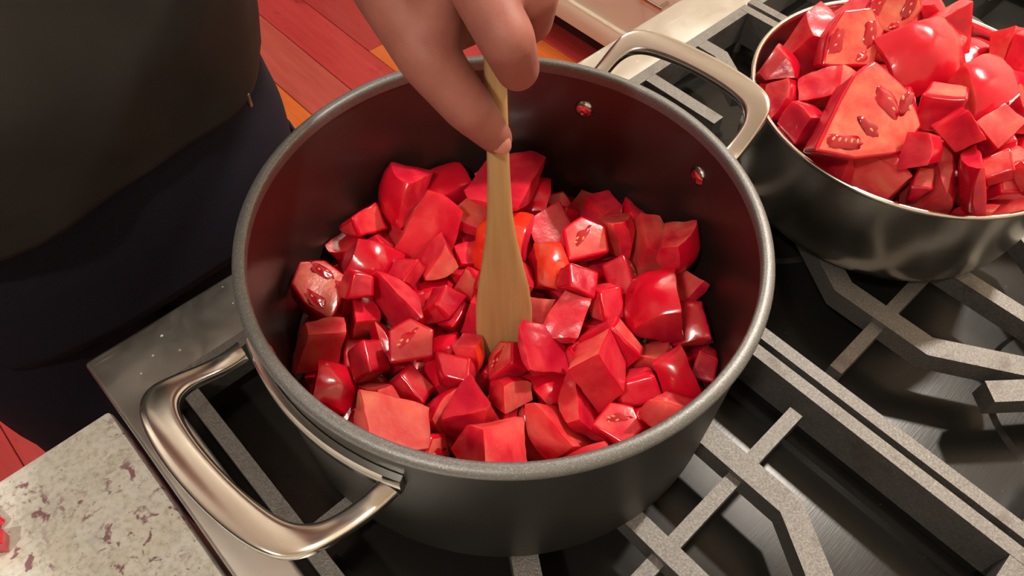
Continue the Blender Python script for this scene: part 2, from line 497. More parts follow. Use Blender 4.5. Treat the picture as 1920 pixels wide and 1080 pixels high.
# cabinet and granite counter left of the range
cab2 = empty('base_cabinet', (0, 0, 0))
tag(cab2, 'cream base cabinet under the speckled granite counter left of the range', 'cabinet')
box_obj('body', (-1.9, -0.555, -0.832), (-0.216, 0.10, -0.052), M_CREAM, cab2)
box_obj('toe_kick', (-1.9, -0.555, FLOOR_Z + 0.0005), (-0.216, 0.03, -0.832), M_TOE, cab2)
for i in range(3):
    x0 = -0.218 - 0.56 * (i + 1); x1 = x0 + 0.552
    d = box_obj('door', (x0, 0.10, -0.828), (x1, 0.12, -0.058), M_CREAM, cab2, 0.002)
    box_obj('door_panel', (x0 + 0.06, 0.114, -0.765), (x1 - 0.06, 0.124, -0.12), M_CREAM, d, 0.003)
    box_obj('pull', (x1 - 0.04, 0.121, -0.20), (x1 - 0.03, 0.145, -0.09), M_HANDLE, d, 0.003)
ct2 = box_obj('granite_countertop', (-1.92, -0.558, -0.052), (-0.2125, 0.1505, -0.020), M_GRANITE, None, 0.003)
tag(ct2, 'cream granite countertop flecked with mauve in the lower left corner', 'countertop')

# ------------------------------------------------------------------ the range
rng = empty('gas_range', (0, 0, 0))
tag(rng, 'stainless steel gas range top with black enamel burner pans under both pots', 'range')
RX0, RX1, RY0, RY1 = -0.2085, 0.790, -0.505, 0.1885
TZ = -0.012
box_obj('body', (RX0 + 0.004, RY0, FLOOR_Z + 0.09), (RX1 - 0.004, 0.11, -0.062), M_TRIM, rng, 0.003)
box_obj('control_panel', (RX0 + 0.002, 0.105, -0.17), (RX1 - 0.002, 0.180, -0.056), M_TRIM, rng, 0.004)
IX0, IX1, IY0, IY1 = -0.1785, 0.762, -0.463, 0.1345
bm = bmesh.new()
def rect(x0, y0, x1, y1, z): return [bm.verts.new(p) for p in ((x0, y0, z), (x1, y0, z), (x1, y1, z), (x0, y1, z))]
ot, it = rect(RX0, RY0, RX1, RY1, TZ), rect(IX0, IY0, IX1, IY1, TZ)
ob, ib = rect(RX0, RY0, RX1, RY1, -0.058), rect(IX0, IY0, IX1, IY1, -0.058)
for i in range(4):
    j = (i + 1) % 4
    bm.faces.new((ot[i], ot[j], it[j], it[i])); bm.faces.new((ob[j], ob[i], ib[i], ib[j]))
    bm.faces.new((ot[j], ot[i], ob[i], ob[j])); bm.faces.new((it[i], it[j], ib[j], ib[i]))
bmesh.ops.recalc_face_normals(bm, faces=bm.faces)
bmesh.ops.bevel(bm, geom=[e for e in bm.edges if e.calc_face_angle(0) > 0.5], offset=0.0028, segments=3, affect='EDGES', profile=0.5)
part('steel_trim', bm, M_TRIM, rng, True, 35)
PZ = -0.046
for i in range(5):
    kx = RX0 + 0.12 + i * 0.19
    bm = bmesh.new()
    bmesh.ops.create_cone(bm, cap_ends=True, segments=32, radius1=0.024, radius2=0.020, depth=0.03, matrix=Matrix.Translation((kx, 0.195, -0.11)) @ Matrix.Rotation(-PI / 2, 4, 'X'))
    kn = part('knob', bm, M_ALU, rng, True, 40)
    box_obj('pointer', (kx - 0.003, 0.2095, -0.112), (kx + 0.003, 0.213, -0.092), M_ENAMEL, kn)
GX = [(-0.172, 0.1312), (0.1362, 0.4435), (0.4485, 0.7555)]
for i, (x0, x1) in enumerate(GX):
    xc = (x0 + x1) / 2
    px0 = IX0 if i == 0 else (GX[i - 1][1] + x0) / 2
    px1 = IX1 if i == 2 else (x1 + GX[i + 1][0]) / 2
    bm = bmesh.new()
    box(bm, (px0 + 0.0002, IY0, -0.062), (px1 - 0.0002, IY1, PZ))
    # low raised rails along both sides of the pan
    for s in (px0 + 0.017, px1 - 0.017):
        polybar(bm, [(s, IY1 - 0.03), (s, IY0 + 0.03)], 0.010, PZ - 0.002, PZ + 0.004, 0.002)
    pan = part('burner_pan', bm, M_ENAMEL, rng, True, 30)
    for yc in (-0.017, -0.301):
        bm = bmesh.new()
        lathe(bm, [(0.0, PZ + 0.0145), (0.030, PZ + 0.0145), (0.034, PZ + 0.012), (0.038, PZ + 0.004), (0.070, PZ + 0.003), (0.074, PZ - 0.0005), (0.0, PZ - 0.0005)], 64, (xc, yc))
        b = part('burner_base', bm, M_ENAMEL, pan, True, 30)
        bm = bmesh.new()
        lathe(bm, [(0.0, PZ + 0.0215), (0.038, PZ + 0.0215), (0.042, PZ + 0.0195), (0.042, PZ + 0.0155), (0.0, PZ + 0.0145)], 64, (xc, yc))
        part('burner_cap', bm, M_IRON, pan, True, 30)

# cast iron grates: each lifts off on its own
YF, YB, YM = 0.1305, -0.4485, -0.159
glabel = ['cast iron grate under the dark pot', 'cast iron grate under the steel pot of tomatoes', 'cast iron grate at the far right of the range behind the steel pot']
for i, (x0, x1) in enumerate(GX):
    xc = (x0 + x1) / 2
    gr = empty('burner_grate', (xc, YM, PZ))
    tag(gr, glabel[i], 'grate', 'cast iron burner grates')
    def bar(name, pts, w, z0=-0.018, z1=0.0, bev=0.0018):
        bm = bmesh.new()
        polybar(bm, [(p[0] - xc, p[1] - YM) for p in pts], w, z0 - PZ, z1 - PZ, bev)
        return part(name, bm, M_IRON, gr, True, 40)
    sw = 0.0095
    bar('side_rail', [(x0 + sw / 2, YF), (x0 + sw / 2, YB)], sw, -0.034)
    bar('side_rail', [(x1 - sw / 2, YF), (x1 - sw / 2, YB)], sw, -0.034)
    bar('front_rail', [(x0 + sw + 0.0003, YF - 0.0053), (x1 - sw - 0.0003, YF - 0.0053)], 0.0105, -0.030)
    bar('back_rail', [(x0 + sw + 0.0003, YB + 0.0053), (x1 - sw - 0.0003, YB + 0.0053)], 0.0105, -0.030)
    bar('divider_bar', [(x0 + 0.0205, YM), (x1 - 0.0205, YM)], 0.0092, -0.022, -0.005)
    bar('divider_bridge', [(x0 + sw, YM), (x0 + 0.022, YM)], 0.0085, -0.034, -0.020)
    bar('divider_bridge', [(x1 - sw, YM), (x1 - 0.022, YM)], 0.0085, -0.034, -0.020)
    for s in (-1, 1):
        bar('finger', [(xc + s * 0.040, YM + 0.086), (xc + s * 0.0735, YM + 0.034), (xc + s * 0.0735, YM - 0.034), (xc + s * 0.040, YM - 0.086)], 0.0155, -0.017)
        for yy, sy in ((YF - 0.0107, -1), (YB + 0.0107, 1)):
            bar('finger', [(xc + s * 0.0735, yy), (xc + s * 0.0735, yy + sy * 0.022), (xc + s * 0.046, yy + sy * 0.066)], 0.0135, -0.017)
        for yc in (-0.017, -0.301):
            bar('finger', [(xc + s * (x1 - xc - sw - 0.0003), yc), (xc + s * 0.062, yc)], 0.0125, -0.017)
    bar('finger', [(xc, YM + 0.075), (xc, YM - 0.075)], 0.0125, -0.017)
    for yy, sy in ((YF - 0.0107, -1), (YB + 0.0107, 1)):
        bar('finger', [(xc, yy), (xc, yy + sy * 0.076)], 0.0125, -0.017)
    if i == 1:
        bar('finger', [(0.2135, -0.237), (0.2836, -0.2960)], 0.0155, -0.017)
        bar('finger', [(xc, YM - 0.0755), (xc, -0.3085)], 0.0125, -0.017)
    for fx in (x0 + 0.006, x1 - 0.006):
        for fy in (YF - 0.008, YB + 0.008):
            bm = bmesh.new()
            bmesh.ops.create_cone(bm, cap_ends=True, segments=12, radius1=0.004, radius2=0.004, depth=0.0125, matrix=Matrix.Translation((fx - xc, fy - YM, 0.0062)))
            part('foot', bm, M_IRON, gr, True, 40)

# ------------------------------------------------------------------ dark stirring pot
POT_H = 0.132
pot = empty('stock_pot', (0, 0, 0.0003))
tag(pot, 'large dark anodised pot with steel loop handles being stirred', 'pot')
bm = bmesh.new()
prof = [(0, 0.0), (0.1255, 0.0), (0.1318, 0.0012), (0.1362, 0.0050), (0.1380, 0.0110), (0.1385, 0.060), (0.1388, 0.1255),
        (0.1352, 0.1255), (0.1345, 0.060), (0.1338, 0.018), (0.1318, 0.0110), (0.1270, 0.0070), (0.1200, 0.0058), (0, 0.0055)]
lathe(bm, prof, 128, mat_of=[0] * 7 + [1] * 6)
part('body', bm, [M_ANOD, M_LINING], pot, True, 50)
bm = bmesh.new()
lathe(bm, [(0.1345, 0.1235), (0.1337, 0.1285), (0.1337, 0.1303), (0.1345, 0.1316), (0.1360, 0.1320), (0.1385, 0.1316), (0.1402, 0.1303), (0.1408, 0.1285), (0.1404, 0.1262), (0.1394, 0.1248), (0.1388, 0.1235)], 128, close=True)
part('rim', bm, M_RIM, pot, True, 60)

def loop_handle(name, ang, parent):
    """Closed strap loop: band hugging the wall, two legs, wide outer grip. Local +x points outward."""
    h = empty(name, (0, 0, 0), ang); h.parent = parent
    Rw = 0.1402
    def zc(x):                      # the strap lifts as it leaves the wall
        t = max(0.0, min(1.0, (x - Rw) / 0.052))
        return 0.107 + 0.0190 * (t * t * (3 - 2 * t))
    # outer outline (half, y >= 0) and inner outline (half); x outward, y sideways
    outer = [(0.1970, 0.0), (0.1965, 0.015), (0.1947, 0.030), (0.1918, 0.0415), (0.1872, 0.0502), (0.1795, 0.0556), (0.1680, 0.0574), (0.1530, 0.0578), (0.1350, 0.0580)]
    inner = [(0.1812, 0.0), (0.1808, 0.013), (0.1794, 0.026), (0.1770, 0.0362), (0.1730, 0.0428), (0.1668, 0.0466), (0.1595, 0.0478), (0.1500, 0.0478), (0.1370, 0.0476)]
    def full(h_):
        return [(x, -y) for x, y in h_[:0:-1]] + h_
    O, I = full(outer), full(inner)
    def resample(pts, n):
        # Catmull-Rom through the outline
        out = []
        m = len(pts) - 1
        for k in range(n):
            u = k / (n - 1) * m
            i = min(int(u), m - 1); t = u - i
            p0, p1, p2, p3 = (Vector(pts[max(i - 1, 0)]), Vector(pts[i]), Vector(pts[i + 1]), Vector(pts[min(i + 2, m)]))
            out.append(0.5 * (2 * p1 + (p2 - p0) * t + (2 * p0 - 5 * p1 + 4 * p2 - p3) * t * t + (3 * p1 - p0 - 3 * p2 + p3) * t ** 3))
        return out
    N = 73
    O, I = resample(O, N), resample(I, N)
    rings = []
    for o_, i_ in zip(O, I):
        ctr = (o_ + i_) / 2
        hw = (o_ - i_).length / 2
        dirn = (o_ - i_).normalized()
        th = 0.0030
        ring = []
        for q in range(20):
            a_ = 2 * PI * (q + 0.5) / 20
            ca, sa = math.cos(a_), math.sin(a_)
            ux = math.copysign(abs(ca) ** 0.36, ca) * hw
            uz = math.copysign(abs(sa) ** 0.36, sa) * th
            p = ctr + dirn * ux
            z = zc(p.x) + uz + 0.0004 * (1 - (ux / hw) ** 2)
            ring.append((p.x, p.y, z))
        rings.append(ring)
    bm = bmesh.new()
    loft(bm, rings)
    part('loop', bm, M_HANDLE, h, True, 60)
    # band against the wall between the legs
    bm = bmesh.new()
    rings = []
    for k in range(33):
        a_ = math.radians(-23 + 46 * k / 32)
        rings.append([((r_) * math.cos(a_), (r_) * math.sin(a_), z_) for r_, z_ in
                      ((0.1392, 0.097), (0.1420, 0.0965), (0.1434, 0.0985), (0.1436, 0.1075), (0.1425, 0.1100), (0.1392, 0.1100))])
    loft(bm, rings)
    part('mounting_band', bm, M_HANDLE, h, True, 40)
    for s in (-1, 1):
        a_ = math.radians(19.3 * s)
        bm = bmesh.new()
        # flat rivet head on the inner wall
        prof = [(0, 0.0024), (0.0040, 0.0022), (0.0058, 0.0014), (0.0066, 0.0), (0.0066, -0.001), (0, -0.001)]
        lathe(bm, prof, 28)
        mt = Matrix.Rotation(a_, 4, 'Z') @ Matrix.Translation((0.1346, 0, 0.101)) @ Matrix.Rotation(-PI / 2, 4, 'Y')
        bmesh.ops.transform(bm, matrix=mt, verts=bm.verts)
        part('rivet', bm, M_HANDLE, h, True, 40)
        bm = bmesh.new()
        rr = []
        for k in range(7):
            b_ = a_ + math.radians(-2.6 + 5.2 * k / 6)
            rr.append([(r_ * math.cos(b_), r_ * math.sin(b_), z_) for r_, z_ in ((0.1386, 0.088), (0.1408, 0.088), (0.1412, 0.098), (0.1386, 0.098))])
        loft(bm, rr)
        part('rivet_plate', bm, M_HANDLE, h, True, 40)
    return h
loop_handle('handle', math.radians(5.1), pot)
loop_handle('handle', math.radians(185.1), pot)
bm = bmesh.new()
lathe(bm, [(0, 0.018), (0.1328, 0.018), (0.1318, 0.0125), (0, 0.0125)], 96)
juice = part('tomato_juice', bm, M_JUICE, None)
tag(juice, 'thin red tomato juice pooled in the bottom of the dark pot', 'juice', kind='stuff')

# ------------------------------------------------------------------ stainless pot
SPC = (0.321, -0.081)
sp = empty('saucepan', (SPC[0], SPC[1], 0.0003))
tag(sp, 'brushed stainless steel pot heaped with cut tomatoes on the right', 'pot')
bm = bmesh.new()
prof = [(0, 0.0), (0.090, 0.0), (0.0985, 0.0022), (0.1050, 0.0085), (0.1085, 0.0170), (0.1105, 0.030), (0.1125, 0.060), (0.1135, 0.0850),
        (0.1122, 0.0850), (0.1110, 0.060), (0.1090, 0.030), (0.1065, 0.016), (0.1010, 0.0065), (0.0960, 0.0030), (0, 0.0025)]
lathe(bm, prof, 128)
part('body', bm, M_POTSTEEL, sp, True, 50)
bm = bmesh.new()
lathe(bm, [(0.1120, 0.0840), (0.1120, 0.0868), (0.1132, 0.0880), (0.1148, 0.0877), (0.1154, 0.0862), (0.1148, 0.0848), (0.1137, 0.0840)], 128, close=True)
part('rim', bm, M_POTRIM, sp, True, 60)
# long handle leaving the pot on its far side
hd = Vector((math.cos(math.radians(-38)), math.sin(math.radians(-38)), 0))
sd = Vector((-hd.y, hd.x, 0))
bm = bmesh.new()
rings = []
for k in range(15):
    t = k / 14
    c = hd * (0.108 + 0.17 * t) + Vector((0, 0, 0.062 + 0.030 * math.sin(t * 1.5)))
    w = 0.011 + 0.004 * abs(t - 0.35); th = 0.004 + 0.0015 * t
    rings.append([tuple(c + sd * (w * math.cos(2 * PI * q / 14)) + Vector((0, 0, th * math.sin(2 * PI * q / 14)))) for q in range(14)])
loft(bm, rings)
hh = part('handle', bm, M_HANDLE, sp, True, 60)
for s in (-1, 1):
    bm = bmesh.new(); bmesh.ops.create_uvsphere(bm, u_segments=12, v_segments=8, radius=0.004, matrix=Matrix.Translation(hd * 0.1105 + sd * (0.014 * s) + Vector((0, 0, 0.062))) )
    part('rivet', bm, M_HANDLE, hh, True)

# ------------------------------------------------------------------ tomato chunk shapes
def cut_piece(bm, planes):
    for co, no, mi in planes:
        r = bmesh.ops.bisect_plane(bm, geom=bm.verts[:] + bm.edges[:] + bm.faces[:], plane_co=co, plane_no=no, clear_outer=True, clear_inner=False, dist=1e-7)
        ed = [e for e in r['geom_cut'] if isinstance(e, bmesh.types.BMEdge)]
        before = set(bm.faces)
        bmesh.ops.contextual_create(bm, geom=ed, mat_nr=mi)
        for f in bm.faces:
            if f not in before:
                f.material_index = mi

def soften(bm, seed, amp=0.0011, cell=0.0035):
    # split the long flat cuts and let them wander a little: soft wet flesh, not crystal
    bmesh.ops.triangulate(bm, faces=[f for f in bm.faces if len(f.verts) > 4])
    for _ in range(3):
        es = [e for e in bm.edges if e.calc_length() > cell * 1.6]
        if not es: break
        bmesh.ops.subdivide_edges(bm, edges=es, cuts=1, use_grid_fill=False)
        bmesh.ops.triangulate(bm, faces=[f for f in bm.faces if len(f.verts) > 4])
    off = Vector((seed * 1.37, seed * 0.71, 3.3))
    for v in bm.verts:
        p_ = v.co
        d = Vector([noise.noise(p_ * 75 + off + Vector((0, 0, 11 * q))) + 0.45 * noise.noise(p_ * 210 + off + Vector((5, 0, 17 * q))) for q in range(3)])
        v.co = p_ + d * amp

def finish_piece(bm, mats, name, bev=0.0021, seed=0):
    bmesh.ops.recalc_face_normals(bm, faces=bm.faces)
    es = [e for e in bm.edges if len(e.link_faces) == 2 and e.calc_face_angle(0) > 0.45]
    bmesh.ops.bevel(bm, geom=es, offset=bev, segments=3, affect='EDGES', profile=0.5, clamp_overlap=True)
    soften(bm, seed)
    # centre on the centroid
    c = Vector()
    for v in bm.verts: c += v.co
    c /= max(1, len(bm.verts))
    bb0 = Vector([min(v.co[i] for v in bm.verts) for i in range(3)]); bb1 = Vector([max(v.co[i] for v in bm.verts) for i in range(3)])
    bmesh.ops.translate(bm, verts=bm.verts, vec=-(bb0 + bb1) / 2)
    return mesh_of(bm, name, mats, True, 50)

def tomato_piece(kind, seed):
    """A real cut: a tomato ball sliced by flat planes. Slot 0 skin, 1 flesh, 2 pale flesh."""
    r = random.Random(seed)
    bm = bmesh.new()
    bmesh.ops.create_icosphere(bm, subdivisions=4, radius=0.037)
    for v in bm.verts:      # slightly lobed and squat
        a_ = math.atan2(v.co.y, v.co.x)
        v.co *= 1 + 0.03 * math.cos(5 * a_ + seed) * (1 - abs(v.co.z) / 0.037)
        v.co.z *= 0.92
    R = 0.037
    j = lambda s: Vector((r.uniform(-s, s), r.uniform(-s, s), r.uniform(-s, s)))
    def pl(co, no, mi, tilt=0.30):
        return (Vector(co), (Vector(no) + j(tilt)).normalized(), mi)
    fl = lambda: r.choice([1, 1, 2])
    if kind == 'block':
        a_, b_, d = r.uniform(.0095, .0125), r.uniform(.0100, .0135), r.uniform(.015, .020)
        P = [pl((R - d, 0, 0), (-1, 0, 0), fl()), pl((0, a_, 0), (0, 1, 0), fl()), pl((0, -a_, 0), (0, -1, 0), fl()), pl((0, 0, b_), (0, 0, 1), fl()), pl((0, 0, -b_), (0, 0, -1), fl())]
    elif kind == 'cube':
        s = [r.uniform(.0088, .0115) for _ in range(5)]
        P = [pl((0.026, 0, 0), (1, 0, 0), 1), pl((0.007, 0, 0), (-1, 0, 0), fl()), pl((0, s[0], 0), (0, 1, 0), fl()), pl((0, -s[1], 0), (0, -1, 0), fl()), pl((0, 0, s[2]), (0, 0, 1), 1), pl((0, 0, -s[3]), (0, 0, -1), fl())]
    elif kind == 'wedge':
        w = r.uniform(0.40, 0.55)
        b_ = r.uniform(.014, .019)
        P = [pl((0, 0, 0), (-math.sin(w), math.cos(w), 0), 2, .06), pl((0, 0, 0), (-math.sin(w), -math.cos(w), 0), 1, .06), pl((0.008, 0, 0), (-1, 0, 0.2), 2), pl((0, 0, b_), (0, 0, 1), 1, .2), pl((0, 0, -b_), (0, 0, -1), 1, .2)]
    elif kind == 'slab':
        a_, b_ = r.uniform(.013, .017), r.uniform(.016, .021)
        P = [pl((R - 0.0125, 0, 0), (-1, 0, 0), 1, .08), pl((0, a_, 0), (0, 1, 0), fl()), pl((0, -a_, 0), (0, -1, 0), 1), pl((0, 0, b_), (0, 0, 1), fl()), pl((0, 0, -b_), (0, 0, -1), 1)]
    elif kind == 'strip':
        a_, b_ = r.uniform(.006, .008), r.uniform(.017, .022)
        P = [pl((R - 0.012, 0, 0), (-1, 0, 0), 2, .1), pl((0, a_, 0), (0, 1, 0), 1), pl((0, -a_, 0), (0, -1, 0), fl()), pl((0, 0, b_), (0, 0, 1), 1, .3), pl((0, 0, -b_), (0, 0, -1), 1, .3)]
    cut_piece(bm, P)
    return finish_piece(bm, [M_TSKIN, M_TFLESH, M_TPALE], 'tomato_' + kind, seed=seed)

# a flat slice with open seed pockets; local +z is the cut face. outline in metres, skin along the edges listed
def slice_mesh(outline, thick, skin_edges, pale=True):
    bm = bmesh.new()
    top = [bm.verts.new((x, y, thick / 2)) for x, y in outline]
    bot = [bm.verts.new((x * 0.86, y * 0.86, -thick / 2)) for x, y in outline]
    bm.faces.new(top).material_index = 2 if pale else 1
    bm.faces.new(bot[::-1]).material_index = 1
    n = len(outline)
    for i in range(n):
        k = (i + 1) % n
        bm.faces.new((top[k], top[i], bot[i], bot[k])).material_index = 0 if i in skin_edges else 1
    bmesh.ops.recalc_face_normals(bm, faces=bm.faces)
    bmesh.ops.bevel(bm, geom=bm.edges[:], offset=0.0018, segments=3, affect='EDGES', profile=0.5, clamp_overlap=True)
    soften(bm, n, 0.0006)
    return mesh_of(bm, 'tomato_slice', [M_TSKIN, M_TFLESH, M_TSLICE], True, 50)

def pocket_mesh(a_, b_):
    bm = bmesh.new()
    bmesh.ops.create_uvsphere(bm, u_segments=20, v_segments=10, radius=1.0)
    for v in bm.verts:
        w = 1 + 0.55 * noise.noise(v.co * 1.9 + Vector((a_ * 900, b_ * 700, 0)))
        v.co = Vector((v.co.x * a_ * w * 1.3, v.co.y * b_ * w * 1.35, v.co.z * 0.0010))
    return mesh_of(bm, 'seed_pocket', M_TGEL, True)
_seed = None
def seed_mesh():
    global _seed
    if _seed is None:
        bm = bmesh.new()
        bmesh.ops.create_uvsphere(bm, u_segments=8, v_segments=6, radius=1.0)
        for v in bm.verts:
            v.co = Vector((v.co.x * 0.0014, v.co.y * (0.00075 - 0.0002 * v.co.x), v.co.z * 0.0006))
        _seed = mesh_of(bm, 'seed', M_SEED, True)
    return _seed

KINDS = {}
for kd, cnt in (('block', 5), ('cube', 5), ('wedge', 4), ('slab', 3), ('strip', 2)):
    for q in range(cnt):
        KINDS[kd + str(q)] = tomato_piece(kd, 11 + 17 * q + len(kd) * 101)
KINDS['orange0'] = KINDS['slab0'].copy(); KINDS['orange0'].materials[0] = M_TORANGE
KINDS['orange1'] = KINDS['block1'].copy(); KINDS['orange1'].materials[0] = M_TORANGE
KINDS['pale0'] = KINDS['cube1'].copy()
KINDS['pale0'].materials[1] = M_TPALE
KINDS['pale1'] = KINDS['block2'].copy()
KINDS['pale1'].materials[1] = M_TPALE; KINDS['pale1'].materials[0] = M_TFLESH
# seeded slices: outline, thickness, skin edges, pockets (x, y, a, b, turn), seeds (x, y, turn)
SLICES = {
 'slice_big': ([(-0.030, -0.015), (-0.010, -0.022), (0.016, -0.021), (0.027, -0.008), (0.022, 0.010), (0.006, 0.026), (-0.006, 0.020)], 0.020, (2, 3),
     [(0.010, 0.004, 0.0078, 0.0034, -1.0), (-0.001, -0.006, 0.0055, 0.0026, -0.9), (-0.014, -0.013, 0.0085, 0.0030, -0.1), (0.019, 0.003, 0.0052, 0.0022, 1.0)],
     [(-0.0195, -0.0105, 0.8), (-0.0165, -0.0112, 0.9), (-0.0135, -0.0118, 1.0), (-0.0105, -0.0124, 1.1), (-0.0075, -0.0128, 1.2), (0.011, 0.006, -0.6), (0.0125, 0.001, -1.0), (0.000, -0.008, -1.0), (0.018, 0.006, 1.2), (0.021, 0.001, 1.2)]),
 'slice_mid': ([(-0.020, -0.014), (0.014, -0.016), (0.020, 0.006), (0.012, 0.019), (-0.006, 0.018), (-0.015, 0.006)], 0.018, (2, 3),
     [(-0.010, 0.000, 0.0075, 0.0033, 1.2), (0.011, 0.004, 0.0068, 0.0030, 1.3), (0.005, -0.010, 0.0045, 0.0025, 0.4)],
     [(-0.009, 0.003, 1.0), (-0.011, -0.002, 0.6), (0.011, 0.006, 1.2), (0.012, 0.001, 1.6), (0.005, -0.010, 0.3), (0.003, -0.011, 0.6)]),
 'slice_small': ([(-0.014, -0.010), (0.010, -0.012), (0.015, 0.003), (0.004, 0.013), (-0.010, 0.009)], 0.015, (1,),
     [(-0.002, 0.001, 0.0062, 0.0026, 0.5)],
     [(-0.004, 0.001, 0.4), (-0.001, 0.000, 0.9), (-0.006, -0.001, 0.1)]),
}
for kd, (ol, th, sk, pk, sd_) in SLICES.items():
    KINDS[kd] = slice_mesh(ol, th, sk)
    if kd == 'slice_small': KINDS[kd].materials[2] = M_TPALE
POCKETS = {kd: [pocket_mesh(p_[2], p_[3]) for p_ in SLICES[kd][3]] for kd in SLICES}

def add_piece(kind, scale, loc, quat, label, group):
    o = new_obj('tomato_chunk', KINDS[kind])
    o.location = loc
    o.rotation_mode = 'QUATERNION'
    o.rotation_quaternion = quat
    o.scale = (scale, scale, scale)
    tag(o, label, 'tomato', group)
    if kind in SLICES:
        ol, th, sk, pk, sds = SLICES[kind]
        for (x, y, a_, b_, t_), pm in zip(pk, POCKETS[kind]):
            c = new_obj('seed_pocket', pm, o)
            c.location = (x, y, th / 2 - 0.0004); c.rotation_euler = (0, 0, t_)
        for (x, y, t_) in sds:
            c = new_obj('seed', seed_mesh(), o)
            c.location = (x, y, th / 2 + 0.0002); c.rotation_euler = (0, 0, t_)
    return o

